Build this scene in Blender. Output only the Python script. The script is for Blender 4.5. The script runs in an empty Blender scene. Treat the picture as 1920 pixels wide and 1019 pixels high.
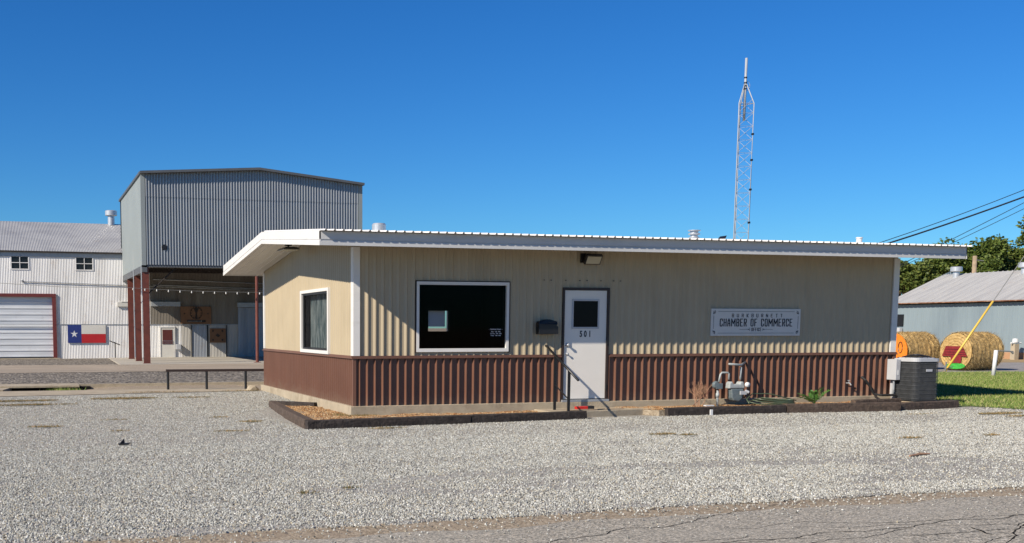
import bpy, math, random
import numpy as np
from mathutils import Vector, Matrix, noise
random.seed(7); rng = np.random.default_rng(7)
R = math.radians
scene = bpy.context.scene
COL = scene.collection

# ------------------------------------------------------------------ helpers
ORG = {}
def tag(o, label=None, cat=None, group=None, kind=None):
    if label: o['label'] = label
    if cat: o['category'] = cat
    if group: o['group'] = group
    if kind: o['kind'] = kind
    return o
def thing(name, label, cat, loc, group=None):
    o = bpy.data.objects.new(name, None); COL.objects.link(o)
    o.location = loc; ORG[o.name] = Vector(loc); o.empty_display_size = .2
    return tag(o, label, cat, group)
def link(name, data, parent=None, origin=None):
    o = bpy.data.objects.new(name, data); COL.objects.link(o)
    if parent is not None:
        o.parent = parent; ORG[o.name] = ORG[parent.name]
    else:
        o.location = origin; ORG[o.name] = Vector(origin)
    return o
class MB:
    def __init__(s): s.v = []; s.f = []; s.m = []; s.M = None
    def add(s, vs, fs, mi=0):
        n = len(s.v)
        for p in vs:
            p = Vector(p)
            if s.M is not None: p = s.M @ p
            s.v.append(p)
        for f in fs: s.f.append([i+n for i in f]); s.m.append(mi)
        return s
    def box(s, x0, x1, y0, y1, z0, z1, mi=0):
        vs = [(x0,y0,z0),(x1,y0,z0),(x1,y1,z0),(x0,y1,z0),(x0,y0,z1),(x1,y0,z1),(x1,y1,z1),(x0,y1,z1)]
        return s.add(vs, [(0,3,2,1),(4,5,6,7),(0,1,5,4),(1,2,6,5),(2,3,7,6),(3,0,4,7)], mi)
    def prism(s, pts, off, mi=0):
        off = Vector(off); n = len(pts); a = [Vector(p) for p in pts]; b = [p+off for p in a]
        fs = [list(range(n))[::-1], [i+n for i in range(n)]]
        for i in range(n): j = (i+1) % n; fs.append([i, j, j+n, i+n])
        return s.add(a+b, fs, mi)
    def tube(s, pts, r, n=8, mi=0, cap=True):
        pts = [Vector(p) for p in pts]; rings = []
        for i, p in enumerate(pts):
            d = (pts[min(i+1, len(pts)-1)] - pts[max(i-1, 0)]).normalized()
            u = d.cross(Vector((0,0,1)))
            if u.length < 1e-3: u = d.cross(Vector((1,0,0)))
            u.normalize(); w = d.cross(u)
            rr = r[i] if isinstance(r, (list, tuple)) else r
            rings.append([p + (u*math.cos(2*math.pi*k/n) + w*math.sin(2*math.pi*k/n))*rr for k in range(n)])
        vs = [q for g in rings for q in g]; fs = []
        for i in range(len(pts)-1):
            for k in range(n): fs.append((i*n+k, i*n+(k+1) % n, (i+1)*n+(k+1) % n, (i+1)*n+k))
        if cap: fs.append(list(range(n))[::-1]); fs.append([(len(pts)-1)*n+k for k in range(n)])
        return s.add(vs, fs, mi)
    def lathe(s, prof, c, n=24, mi=0):
        vs = []; fs = []; m = len(prof)
        for k in range(n):
            a = 2*math.pi*k/n
            for r, z in prof: vs.append((c[0]+r*math.cos(a), c[1]+r*math.sin(a), c[2]+z))
        for k in range(n):
            for i in range(m-1):
                a, b = k*m+i, ((k+1) % n)*m+i
                fs.append((a, b, b+1, a+1))
        return s.add(vs, fs, mi)
    def bar(s, p0, p1, w, h, mi=0):
        # box beam from p0 to p1 (top centre lines at p), width w, height h below
        p0 = Vector(p0); p1 = Vector(p1); d = (p1-p0); u = Vector((-d.y, d.x, 0)).normalized()*w/2; z = Vector((0,0,-h))
        vs = [p0-u+z, p0+u+z, p1+u+z, p1-u+z, p0-u, p0+u, p1+u, p1-u]
        return s.add(vs, [(0,1,2,3),(7,6,5,4),(4,5,1,0),(5,6,2,1),(6,7,3,2),(7,4,0,3)], mi)
    def build(s, name, mat, parent=None, origin=None, smooth=False, bevel=0):
        if parent is None and origin is None:
            xs = [p.x for p in s.v]; ys = [p.y for p in s.v]; zs = [p.z for p in s.v]
            origin = ((min(xs)+max(xs))/2, (min(ys)+max(ys))/2, min(zs))
        o0 = ORG[parent.name] if parent is not None else Vector(origin)
        me = bpy.data.meshes.new(name)
        me.from_pydata([tuple(p-o0) for p in s.v], [], s.f)
        for m in (mat if isinstance(mat, (list, tuple)) else [mat]): me.materials.append(m)
        for i, p in enumerate(me.polygons):
            p.material_index = s.m[i]; p.use_smooth = smooth
        me.update()
        o = link(name, me, parent, origin)
        if bevel:
            b = o.modifiers.new('bevel', 'BEVEL'); b.width = bevel; b.segments = 2; b.limit_method = 'ANGLE'
        return o

# ------------------------------------------------------------------ materials
def newmat(name):
    m = bpy.data.materials.new(name); m.use_nodes = True
    nt = m.node_tree; b = nt.nodes['Principled BSDF']
    return m, nt, b
def N(nt, t, **k):
    n = nt.nodes.new(t)
    for a, v in k.items(): setattr(n, a, v)
    return n
def noise_tex(nt, scale, detail=4, rough=.55, vec=None, sc=None):
    tc = N(nt, 'ShaderNodeTexCoord'); mp = N(nt, 'ShaderNodeMapping')
    if sc: mp.inputs['Scale'].default_value = sc
    nt.links.new(tc.outputs['Object'], mp.inputs['Vector'])
    n = N(nt, 'ShaderNodeTexNoise'); n.inputs['Scale'].default_value = scale
    n.inputs['Detail'].default_value = detail; n.inputs['Roughness'].default_value = rough
    nt.links.new(mp.outputs['Vector'], n.inputs['Vector'])
    return n
def ramp(nt, src, stops):
    r = N(nt, 'ShaderNodeValToRGB'); e = r.color_ramp.elements
    while len(e) > 1: e.remove(e[0])
    e[0].position = stops[0][0]; e[0].color = (*stops[0][1], 1)
    for p, c in stops[1:]:
        x = e.new(p); x.color = (*c, 1)
    nt.links.new(src, r.inputs['Fac']); return r
def mixc(nt, fac, a, b, mode='MIX'):
    m = N(nt, 'ShaderNodeMix', data_type='RGBA', blend_type=mode)
    for s, v in ((m.inputs[0], fac), (m.inputs[6], a), (m.inputs[7], b)):
        if isinstance(v, bpy.types.NodeSocket): nt.links.new(v, s)
        elif isinstance(v, (int, float)): s.default_value = v
        else: s.default_value = (*v, 1)
    return m.outputs[2]
def mat(name, col, rough=.6, metal=0, var=.15, vscale=3, dirt=None, dscale=(1,1,1), dnoise=2.0, drange=(.5,.75), bump=0, bscale=60, spec=.5, splash=None):
    m, nt, b = newmat(name); col = tuple(c*KA for c in col); dirt = tuple(c*KA for c in dirt) if dirt else None
    n = noise_tex(nt, vscale, 6)
    lo = tuple(c*(1-var) for c in col); hi = tuple(min(1, c*(1+var)) for c in col)
    c = ramp(nt, n.outputs['Fac'], [(.3, lo), (.7, hi)]).outputs[0]
    if dirt:
        d = noise_tex(nt, dnoise, 8, .65, sc=dscale)
        f = ramp(nt, d.outputs['Fac'], [(drange[0], (0,0,0)), (drange[1], (1,1,1))])
        c = mixc(nt, f.outputs[0], c, dirt)
    if splash:
        tc = N(nt, 'ShaderNodeTexCoord'); sx = N(nt, 'ShaderNodeSeparateXYZ'); nt.links.new(tc.outputs['Object'], sx.inputs[0])
        sn = noise_tex(nt, 3.5, 8, .75); ma = N(nt, 'ShaderNodeMath', operation='MULTIPLY_ADD'); nt.links.new(sn.outputs['Fac'], ma.inputs[0]); ma.inputs[1].default_value = splash[0]; ma.inputs[2].default_value = splash[1]
        su = N(nt, 'ShaderNodeMath', operation='SUBTRACT'); nt.links.new(ma.outputs[0], su.inputs[0]); nt.links.new(sx.outputs['Z'], su.inputs[1])
        f = ramp(nt, su.outputs[0], [(0, (0,0,0)), (.35, (.65,.65,.65))]); c = mixc(nt, f.outputs[0], c, splash[2])
    nt.links.new(c, b.inputs['Base Color'])
    b.inputs['Roughness'].default_value = rough; b.inputs['Metallic'].default_value = metal
    b.inputs['Specular IOR Level'].default_value = spec
    if bump:
        t = noise_tex(nt, bscale, 5); bp = N(nt, 'ShaderNodeBump'); bp.inputs['Strength'].default_value = bump
        bp.inputs['Distance'].default_value = .02
        nt.links.new(t.outputs['Fac'], bp.inputs['Height']); nt.links.new(bp.outputs[0], b.inputs['Normal'])
    return m
M = {}; KA = .82
M['beige'] = mat('tan_painted_steel', (.455,.375,.25), .42, var=.05, vscale=1.2, dirt=(.36,.295,.19), dscale=(1,1,.12), dnoise=4, drange=(.5,.9), bump=.12, bscale=2.2)
M['brown'] = mat('brown_painted_steel', (.175,.083,.054), .42, var=.08, vscale=1.5, dirt=(.22,.13,.09), dscale=(1,1,.15), dnoise=5, drange=(.55,.95), bump=.12, bscale=2.2, splash=(.8,.02,(.20,.14,.10)))
M['fascia'] = mat('shaded_white_fascia', (.62,.62,.61), .45, var=.04, vscale=1.5, dirt=(.5,.49,.46), dscale=(.3,.3,2), dnoise=3, drange=(.5,.9))  # white dimmed to carry the shade under the roof lip, plus grime streaks
M['white'] = mat('white_painted_steel', (.80,.78,.74), .38, var=.03, vscale=1.5, dirt=(.62,.60,.56), dscale=(.3,.3,2), dnoise=3, drange=(.55,.9))
M['soffit'] = mat('white_soffit_steel', (.72,.70,.65), .45, var=.05, vscale=1.3, dirt=(.5,.46,.4), dnoise=5, drange=(.6,.95))
M['door'] = mat('white_door_paint', (.86,.82,.75), .35, var=.02, vscale=2)
M['black'] = mat('black_paint', (.012,.012,.013), .4, var=.2, vscale=8)
M['darkbrown'] = mat('dark_brown_frame', (.03,.016,.012), .45, var=.2)
M['concrete'] = mat('tan_concrete', (.44,.37,.265), .9, var=.12, vscale=4, dirt=(.26,.20,.13), dnoise=3, drange=(.5,.8), bump=.5, bscale=40)
M['slab'] = mat('pale_concrete', (.46,.42,.35), .9, var=.08, vscale=.6, dirt=(.36,.32,.26), dscale=(.15,1,1), dnoise=1.2, drange=(.5,.8), bump=.3, bscale=20)
M['timber'] = mat('dark_weathered_timber', (.035,.026,.022), .9, var=.5, vscale=14, dirt=(.10,.085,.075), dnoise=9, drange=(.52,.8), bump=1.0, bscale=30)
M['timber2'] = mat('brown_weathered_timber', (.085,.058,.042), .9, var=.45, vscale=14, dirt=(.17,.13,.10), dnoise=9, drange=(.52,.85), bump=1.0, bscale=30)
M['steelgrey'] = mat('galvanised_grey', (.42,.44,.46), .4, metal=.35, var=.12, vscale=6)
M['silver'] = mat('bright_galvanised', (.62,.64,.66), .35, metal=.5, var=.08, vscale=6)
M['meter'] = mat('grey_meter_paint', (.13,.165,.18), .5, var=.12, vscale=12, dirt=(.25,.28,.28), dnoise=14)
M['meterpipe'] = mat('pale_pipe_paint', (.40,.43,.43), .5, var=.12, vscale=12)
M['redsteel'] = mat('red_oxide_steel', (.15,.036,.022), .6, var=.2, vscale=5, dirt=(.10,.03,.02), dnoise=4, drange=(.5,.8))
M['acblack'] = mat('black_grille', (.10,.105,.11), .45, var=.25, vscale=10)
M['coil'] = mat('dark_coil_fins', (.03,.032,.035), .6, var=.3, vscale=5)
M['acgrey'] = mat('light_grey_paint', (.52,.53,.55), .45, var=.04)
M['signwhite'] = mat('white_sign_face', (.72,.69,.64), .4, var=.03)
M['signink'] = mat('dark_sign_ink', (.008,.010,.02), .5, var=.05)
M['curtainwhite'] = mat('white_blinds', (.42,.50,.50), .7, var=.1, vscale=4, dirt=(.08,.15,.17), dscale=(6,6,.5), dnoise=4, drange=(.40,.6))
M['tealcloth'] = mat('teal_curtain', (.03,.07,.09), .8, var=.5, vscale=8)
M['interior'] = mat('dark_interior', (.006,.006,.006), .9, var=.2)
M['yellow'] = mat('yellow_plastic', (.75,.50,.08), .4, var=.06)
M['whitepipe'] = mat('white_pipe', (.75,.76,.76), .4, var=.04)
M['wire'] = mat('dark_wire', (.02,.02,.03), .5)
M['guy'] = mat('grey_steel_wire', (.2,.2,.19), .5)
M['greenhose'] = mat('green_hose', (.085,.12,.07), .4, var=.2)
M['bark'] = mat('bark', (.10,.075,.05), .9, var=.3, vscale=10, bump=.8, bscale=25)
M['polewood'] = mat('pale_pole_wood', (.36,.27,.18), .9, var=.2, vscale=6, bump=.4)
M['canopyfront'] = mat('galvanised_corrugated', (.32,.335,.35), .33, metal=.45, var=.07, vscale=.8, dirt=(.27,.29,.33), dscale=(1,1,.2), dnoise=2)
M['canopyside'] = mat('blue_green_steel', (.27,.305,.305), .5, var=.05, vscale=.6, dirt=(.46,.44,.42), dscale=(1,1,.3), dnoise=1.2, drange=(.6,.9))
M['trimgrey'] = mat('dark_grey_trim', (.10,.11,.12), .5, var=.1)
M['redpaint'] = mat('dull_red_frame', (.16,.03,.026), .5, var=.1)
M['doorbrown'] = mat('dark_red_panel', (.11,.02,.017), .6, var=.12)
M['plywood'] = mat('plywood_board', (.23,.115,.055), .8, var=.12, vscale=2, dirt=(.16,.08,.04), dnoise=5)
M['flagblue'] = mat('flag_blue', (.015,.035,.20), .6, var=.05)
M['flagred'] = mat('flag_red', (.50,.012,.018), .6, var=.08)
M['flagwhite'] = mat('flag_white', (.72,.70,.64), .6, var=.05)
M['bulb'] = mat('bulb_glass', (.75,.74,.70), .2, var=.02)
M['batred'] = mat('red_plastic', (.55,.02,.015), .4, var=.1)
M['rubber'] = mat('black_rubber', (.015,.015,.015), .7)
M['rust'] = mat('rusty_edge', (.20,.085,.04), .85, var=.3, vscale=3, dirt=(.35,.25,.18), dnoise=3)
M['drain'] = mat('drain_shade_black', (.014,.013,.012), 1.0, var=.2, spec=.1)  # near-black: the shade inside the drain opening, put into the colour
M['twig'] = mat('dry_twig', (.45,.26,.16), .9, var=.2)

# galvanised old shed cladding: streaked white-grey
def shed_mat(name, base, stain, rust, amount=(.45,.75), metal=.3, rough=.45, st=(1.2,1.2,.12)):
    m, nt, b = newmat(name)
    n1 = noise_tex(nt, 1.6, 8, .6, sc=st); n2 = noise_tex(nt, 2.5, 8, .7, sc=(.6,.6,.35))
    c = mixc(nt, ramp(nt, n1.outputs['Fac'], [(amount[0], (0,0,0)), (amount[1], (1,1,1))]).outputs[0], base, stain)
    c = mixc(nt, ramp(nt, n2.outputs['Fac'], [(.60, (0,0,0)), (.78, (.8,.8,.8))]).outputs[0], c, rust)
    nt.links.new(c, b.inputs['Base Color']); b.inputs['Metallic'].default_value = metal; b.inputs['Roughness'].default_value = rough
    return m
M['shedwall'] = shed_mat('old_corrugated_wall', (.76,.75,.73), (.50,.49,.47), (.45,.36,.28), metal=0)
M['shadewall'] = shed_mat('shaded_corrugated_wall', (.44,.42,.38), (.30,.285,.26), (.27,.20,.14), metal=0, rough=.6)  # base darkened to carry the canopy's shade; stain and rust noise on top
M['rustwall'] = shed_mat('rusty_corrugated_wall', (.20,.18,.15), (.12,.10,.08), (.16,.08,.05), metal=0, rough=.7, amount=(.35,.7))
M['shedroof'] = shed_mat('old_corrugated_roof', (.36,.36,.35), (.27,.27,.27), (.34,.28,.20), st=(.5,.5,.5), metal=.1)
M['sheddoor'] = shed_mat('roller_door_steel', (.66,.68,.70), (.52,.54,.56), (.45,.46,.46), st=(.3,.3,2), metal=.2)
M['slidedoor'] = shed_mat('sliding_door_sheet', (.30,.32,.35), (.20,.21,.23), (.24,.18,.14), metal=.3)
M['barnwall'] = shed_mat('blue_grey_barn_wall', (.22,.275,.30), (.16,.205,.235), (.27,.32,.34), metal=.1, st=(.5,.5,.1))
M['barnroof'] = shed_mat('weathered_barn_roof', (.40,.395,.38), (.28,.28,.28), (.36,.22,.12), metal=.1, rough=.6, st=(.2,2.2,.2))

# glass
def glass_mat(name, tint=(.8,.85,.85), refl=.9):
    m = bpy.data.materials.new(name); m.use_nodes = True; nt = m.node_tree; nt.nodes.clear()
    out = N(nt, 'ShaderNodeOutputMaterial'); mix = N(nt, 'ShaderNodeMixShader'); t = N(nt, 'ShaderNodeBsdfTransparent'); g = N(nt, 'ShaderNodeBsdfGlossy'); f = N(nt, 'ShaderNodeFresnel')
    t.inputs[0].default_value = (*tint, 1); g.inputs['Roughness'].default_value = .02; g.inputs[0].default_value = (refl,)*3+(1,); f.inputs[0].default_value = 1.45; ge = N(nt, 'ShaderNodeNewGeometry'); sb = N(nt, 'ShaderNodeMath', operation='SUBTRACT'); sb.inputs[0].default_value = 1; ml = N(nt, 'ShaderNodeMath', operation='MULTIPLY'); nt.links.new(ge.outputs['Backfacing'], sb.inputs[1]); nt.links.new(sb.outputs[0], ml.inputs[0]); nt.links.new(f.outputs[0], ml.inputs[1])
    nt.links.new(ml.outputs[0], mix.inputs[0]); nt.links.new(t.outputs[0], mix.inputs[1]); nt.links.new(g.outputs[0], mix.inputs[2]); nt.links.new(mix.outputs[0], out.inputs[0])
    return m
M['glass'] = glass_mat('window_glass', (.80,.80,.80), .14)
M['darkglass'] = glass_mat('tinted_glass', (.25,.28,.30), .8)
m, nt, b = newmat('backlit_blind'); b.inputs['Base Color'].default_value = (.75,.80,.82,1)
b.inputs['Roughness'].default_value = .8; b.inputs['Transmission Weight'].default_value = 0
tr = N(nt, 'ShaderNodeBsdfTranslucent'); tr.inputs[0].default_value = (.8,.86,.88,1); mx = N(nt, 'ShaderNodeMixShader'); mx.inputs[0].default_value = .75
nt.links.new(b.outputs[0], mx.inputs[1]); nt.links.new(tr.outputs[0], mx.inputs[2]); nt.links.new(mx.outputs[0], nt.nodes['Material Output'].inputs[0])
M['blind'] = m

# gravel-like surfaces: cell colour + cell bump
def cells_mat(name, stops, scale, bump=.6, dist=.02, patch=None, pscale=.35, prange=(.55,.7)):
    m, nt, b = newmat(name)
    tc = N(nt, 'ShaderNodeTexCoord'); v = N(nt, 'ShaderNodeTexVoronoi'); v.inputs['Scale'].default_value = scale
    nz = noise_tex(nt, scale*.8, 2); add = N(nt, 'ShaderNodeMix', data_type='RGBA', blend_type='LINEAR_LIGHT'); add.inputs[0].default_value = .012
    nt.links.new(tc.outputs['Object'], add.inputs[6]); nt.links.new(nz.outputs['Color'], add.inputs[7])
    nt.links.new(add.outputs[2], v.inputs['Vector'])
    sep = N(nt, 'ShaderNodeSeparateColor'); nt.links.new(v.outputs['Color'], sep.inputs[0])
    c = ramp(nt, sep.outputs[0], stops).outputs[0]
    if patch:
        pn = noise_tex(nt, pscale, 7, .7); f = ramp(nt, pn.outputs['Fac'], [(prange[0], (0,0,0)), (prange[1], (.8,.8,.8))]).outputs[0]
        c = mixc(nt, f, c, patch)
    nt.links.new(c, b.inputs['Base Color']); b.inputs['Roughness'].default_value = .9; b.inputs['Specular IOR Level'].default_value = .2
    inv = N(nt, 'ShaderNodeMath', operation='SUBTRACT'); inv.inputs[0].default_value = 1; nt.links.new(v.outputs['Distance'], inv.inputs[1])
    bp = N(nt, 'ShaderNodeBump'); bp.inputs['Strength'].default_value = bump; bp.inputs['Distance'].default_value = dist
    nt.links.new(inv.outputs[0], bp.inputs['Height']); nt.links.new(bp.outputs[0], b.inputs['Normal'])
    return m
GST = [(0, (.10,.095,.09)), (.15, (.24,.23,.21)), (.4, (.33,.325,.29)), (.65, (.40,.39,.35)), (.85, (.30,.24,.17)), (.95, (.46,.445,.40))]
M['gravelbase'] = cells_mat('limestone_gravel_bed', GST, 52, .8, .015, patch=(.33,.28,.21), pscale=.45, prange=(.6,.85))
M['darkgravel'] = cells_mat('dark_road_gravel', [(0, (.04,.036,.032)), (.3, (.13,.115,.095)), (.6, (.21,.185,.15)), (.85, (.33,.295,.25)), (1, (.09,.07,.05))], 11, 1, .05)
M['dirt'] = cells_mat('sandy_dirt', [(0, (.20,.155,.105)), (.5, (.29,.235,.165)), (1, (.37,.31,.23))], 45, .5, .01, patch=(.24,.19,.14), pscale=1.2)
M['alley'] = mat('tan_paved_alley', (.38,.31,.23), .9, var=.12, vscale=.5, dirt=(.22,.185,.145), dscale=(.1,1,1), dnoise=1.0, bump=.3, bscale=30)
M['grassbase'] = mat('lawn_ground', (.10,.14,.035), .95, var=.35, vscale=1.5, dirt=(.22,.19,.09), dnoise=3, drange=(.5,.75), bump=.6, bscale=30)
M['drygrass'] = mat('dry_grass_ground', (.38,.26,.13), .95, var=.25, vscale=1.0, dirt=(.28,.25,.12), dnoise=.8, bump=.6, bscale=20)
M['driveway'] = mat('grey_gravel_drive', (.30,.28,.26), .95, var=.2, vscale=3, bump=.5, bscale=25)
# asphalt with real cracks (voronoi edge lines)
def asphalt():
    m, nt, b = newmat('worn_asphalt')
    tc = N(nt, 'ShaderNodeTexCoord'); v = N(nt, 'ShaderNodeTexVoronoi'); v.inputs['Scale'].default_value = 75
    nt.links.new(tc.outputs['Object'], v.inputs['Vector']); sep = N(nt, 'ShaderNodeSeparateColor'); nt.links.new(v.outputs['Color'], sep.inputs[0])
    c = ramp(nt, sep.outputs[0], [(0, (.07,.065,.055)), (.25, (.20,.185,.15)), (.6, (.31,.285,.23)), (.85, (.42,.36,.27)), (1, (.60,.56,.48))]).outputs[0]
    n = noise_tex(nt, .9, 6, .6, sc=(.4,1.5,1)); c = mixc(nt, ramp(nt, n.outputs['Fac'], [(.4, (0,0,0)), (.75, (.5,.5,.5))]).outputs[0], c, (.31,.285,.235))
    nt.links.new(c, b.inputs['Base Color']); b.inputs['Roughness'].default_value = .9
    bp = N(nt, 'ShaderNodeBump'); bp.inputs['Strength'].default_value = .5; bp.inputs['Distance'].default_value = .006
    nt.links.new(v.outputs['Distance'], bp.inputs['Height']); nt.links.new(bp.outputs[0], b.inputs['Normal'])
    return m
M['asphalt'] = asphalt()
M['crack'] = mat('asphalt_crack', (.022,.02,.018), 1, spec=.1)
def inst_mat(name, stops, rough=.85, trans=0):
    m, nt, b = newmat(name); oi = N(nt, 'ShaderNodeObjectInfo')
    c = ramp(nt, oi.outputs['Random'], stops).outputs[0]
    nt.links.new(c, b.inputs['Base Color']); b.inputs['Roughness'].default_value = rough; b.inputs['Specular IOR Level'].default_value = .25
    return m
M['stone'] = inst_mat('crushed_limestone', [(0, (.07,.068,.06)), (.07, (.18,.178,.16)), (.3, (.33,.33,.295)), (.55, (.43,.43,.39)), (.7, (.28,.285,.27)), (.84, (.40,.35,.25)), (.9, (.52,.52,.48)), (1, (.62,.62,.58))])
M['blade'] = inst_mat('grass_blade', [(0, (.07,.13,.02)), (.4, (.14,.22,.04)), (.75, (.26,.30,.08)), (.95, (.42,.36,.18))], .6)
M['chip'] = inst_mat('bark_chip', [(0, (.14,.06,.025)), (.35, (.30,.15,.06)), (.65, (.42,.26,.12)), (1, (.52,.40,.25))])

# ------------------------------------------------------------------ world, sun, camera
SUN = Vector((1, .4, -.71)).normalized()
w = bpy.data.worlds.new("World"); scene.world = w; w.use_nodes = True
nt = w.node_tree; bg = nt.nodes['Background']
sky = N(nt, 'ShaderNodeTexSky', sky_type='NISHITA'); sky.sun_disc = False
sky.sun_elevation = math.asin(-SUN.z); sky.sun_rotation = math.atan2(-SUN.x, -SUN.y)
sky.altitude = 300; sky.air_density = 1.0; sky.dust_density = .1; sky.ozone_density = 3.0
hs = N(nt, 'ShaderNodeHueSaturation'); hs.inputs['Saturation'].default_value = 1.30; hs.inputs['Value'].default_value = 1.0
nt.links.new(sky.outputs[0], hs.inputs['Color']); wb = mixc(nt, 1.0, hs.outputs[0], (.50,1.05,1.56), 'MULTIPLY'); nt.links.new(wb, bg.inputs[0]); bg.inputs[1].default_value = .05
ld = bpy.data.lights.new('sun', 'SUN'); ld.energy = 5.0; ld.angle = R(.5); ld.color = (1, .905, .77)
lo = bpy.data.objects.new('sun', ld); COL.objects.link(lo); lo.location = (-40, -30, 40); lo.rotation_euler = SUN.to_track_quat('-Z', 'Y').to_euler()
cd = bpy.data.cameras.new('camera'); cam = bpy.data.objects.new('camera', cd); COL.objects.link(cam); scene.camera = cam
cam.location = (-5.5835, -18.8259, 1.62); cam.rotation_euler = (R(90-6.0206), 0, R(-16.103))
cd.sensor_width = 36; cd.lens = 36*2067/1920; cd.shift_x = (960-650)/1920; cd.shift_y = (833-509.5)/1920; cd.clip_end = 5000
scene.view_settings.view_transform = 'Standard'; scene.view_settings.look = 'None'; scene.view_settings.exposure = .5; scene.view_settings.gamma = 1

# ------------------------------------------------------------------ ground
def ss(t, a, b):
    t = min(1, max(0, (t-a)/(b-a))); return t*t*(3-2*t)
def g(x, y):
    h = .1*ss(y, 0, 8.5)
    h += .1*ss(x, 11.5, 14.5)*ss(y, -1.8, .6)*(1-ss(y, 9.2, 12))
    if y < 11.4: h -= .15*ss(y, 8.9, 10.2)*(1-.72*ss(x, -5.0, -3.0))
    return h
def sheet(name, corners, nu, nv, m, off=0, jit=0, label=None, kind='structure', cat=None):
    a, b, c, d = [Vector(p).to_2d() if len(p) > 2 else Vector(p) for p in corners]
    vs = []; fs = []
    vv = [j/nv for j in range(nv+1)]
    lowj = 0 if (jit and name == 'gravel_lot') else (nv+1 if (jit and name == 'road') else -1)
    if lowj == 0: vv = [0, .001]+vv[1:]; nv += 1
    if lowj > 0: vv = vv[:-1]+[.999, 1]; nv += 1
    jrows = {0: (0, 1), -1: (0, nv)}.get(lowj, (nv-1, nv))
    for i in range(nu+1):
        for j in range(nv+1):
            u, v = i/nu, vv[j]
            p = (a*(1-u)+b*u)*(1-v)+(d*(1-u)+c*u)*v
            if jit:
                q = noise.noise(Vector((p.x*1.3, p.y*1.3, 3.1)))+.5*noise.noise(Vector((p.x*4, p.y*4, 7.7)))
                p = Vector((p.x+jit*q*(1 if i in (0, nu) and name == 'lawn' else 0), p.y+jit*q*(1 if j in jrows else 0)))
            vs.append((p.x, p.y, g(p.x, p.y)+off-(.02 if j == lowj else 0)))
    for i in range(nu):
        for j in range(nv):
            k = i*(nv+1)+j; fs.append((k, k+nv+1, k+nv+2, k+1))
    mb = MB(); mb.add(vs, fs)
    o = mb.build(name, m, origin=(0,0,0)); tag(o, label, cat, None, kind); return o
# base sheet, 4 cm under the surface layers, out to the horizon
xs = [-2500,-600,-200,-90,-60]+list(np.arange(-45, 75, 1.0))+[90,140,300,900,2500]
ys = [-2500,-600,-200,-90,-50]+list(np.arange(-40, 11, 1.0))+[11.30,11.42]+list(np.arange(12, 70, 1.0))+[80,110,200,500,1200,2800]
mb = MB(); n = len(ys)
mb.add([(x, y, g(x, y)-.04) for x in xs for y in ys], [(i*n+j, (i+1)*n+j, (i+1)*n+j+1, i*n+j+1) for i in range(len(xs)-1) for j in range(n-1)])
tag(mb.build('ground', M['dirt'], origin=(0,0,0)), 'sandy dirt ground reaching the horizon', kind='structure')
sheet('road', [(-45,-24),(60,-24),(60,-8.65),(-45,-11.95)], 420, 4, M['asphalt'], -.006, .14)
sheet('road_verge', [(-45,-13.0),(60,-13.0),(60,-6.3),(-45,-8.9)], 60, 3, M['dirt'], -.012)
sheet('gravel_lot', [(-45,-11.5),(13.5,-9.68),(13.5,-.6),(-45,-.6)], 400, 30, M['gravelbase'], 0, .10)
sheet('gravel_lot', [(-45,-.6),(-.11,-.6),(-.11,7.55),(-45,2.6)], 150, 30, M['gravelbase'], 0)
sheet('gravel_lot', [(13.5,-9.68),(60,-8.2),(60,-5.2),(13.5,-1.7)], 100, 20, M['gravelbase'], .0, .1)
sheet('pavement', [(-45,2.7),(-.11,7.62),(-.11,8.95),(-45,7.2)], 80, 6, M['concrete'], .004)
sheet('gutter', [(-45,7.2),(-.11,8.95),(12,9.5),(12,11.4),(-45,11.4)][0:2]+[(-.11,11.38),(-45,11.38)], 90, 20, M['dirt'], .0)
mb = MB(); mb.box(-45, 12, 11.38, 11.52, -.15, .125); tag(mb.build('kerb', M['concrete'], origin=(0,0,0)), kind='structure')
sheet('road', [(-45,11.52),(14,11.52),(14,20.0),(-45,19.2)], 200, 30, M['darkgravel'], .012)
sheet('road', [(-45,19.2),(14,20.0),(14,27.0),(-45,28.4)], 60, 10, M['alley'], .02)
sheet('gravel_strip', [(-45,28.4),(-2.0,27.3),(-1.72,37.4),(-45,31.3)], 60, 12, M['darkgravel'], .012)
mb = MB(); mb.prism([(-1.95,27.0,.02),(14,27.0,.02),(14,40,.02),(-1.7,37.4,.02)], (0,0,.11)); tag(mb.build('concrete_slab', M['slab'], origin=(0,0,0)), kind='structure')
mb = MB(); mb.prism([(-14,34.9,.0),(-4.0,36.3,.0),(-4.15,37.2,.0),(-14.2,35.8,0)], (0,0,.15)); tag(mb.build('concrete_apron', M['concrete'], origin=(0,0,0)), kind='structure')
# lawn side
sheet('lawn', [(12.9,-.75),(14.6,-4.0),(60,-5.2),(60,-.75)], 60, 12, M['grassbase'], .008, .1)
sheet('lawn', [(12.6,-.75),(60,-.75),(60,-.6),(23.0,9.5)], 60, 30, M['grassbase'], .004, .1)
sheet('lawn', [(11.7,-.3),(12.62,-.75),(23.0,9.5),(11.7,9.0)], 30, 30, M['grassbase'], .002)
sheet('driveway', [(11.7,9.0),(23.0,9.5),(60,-.6),(60,8)], 60, 12, M['driveway'], .002)
sheet('driveway', [(11.7,9.0),(60,8.0),(60,12.5),(14,26.5)], 60, 20, M['driveway'], .001)
sheet('dry_grass_strip', [(14,26.5),(60,12.5),(60,60),(14,60)], 50, 40, M['drygrass'], .001, .2)

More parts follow.
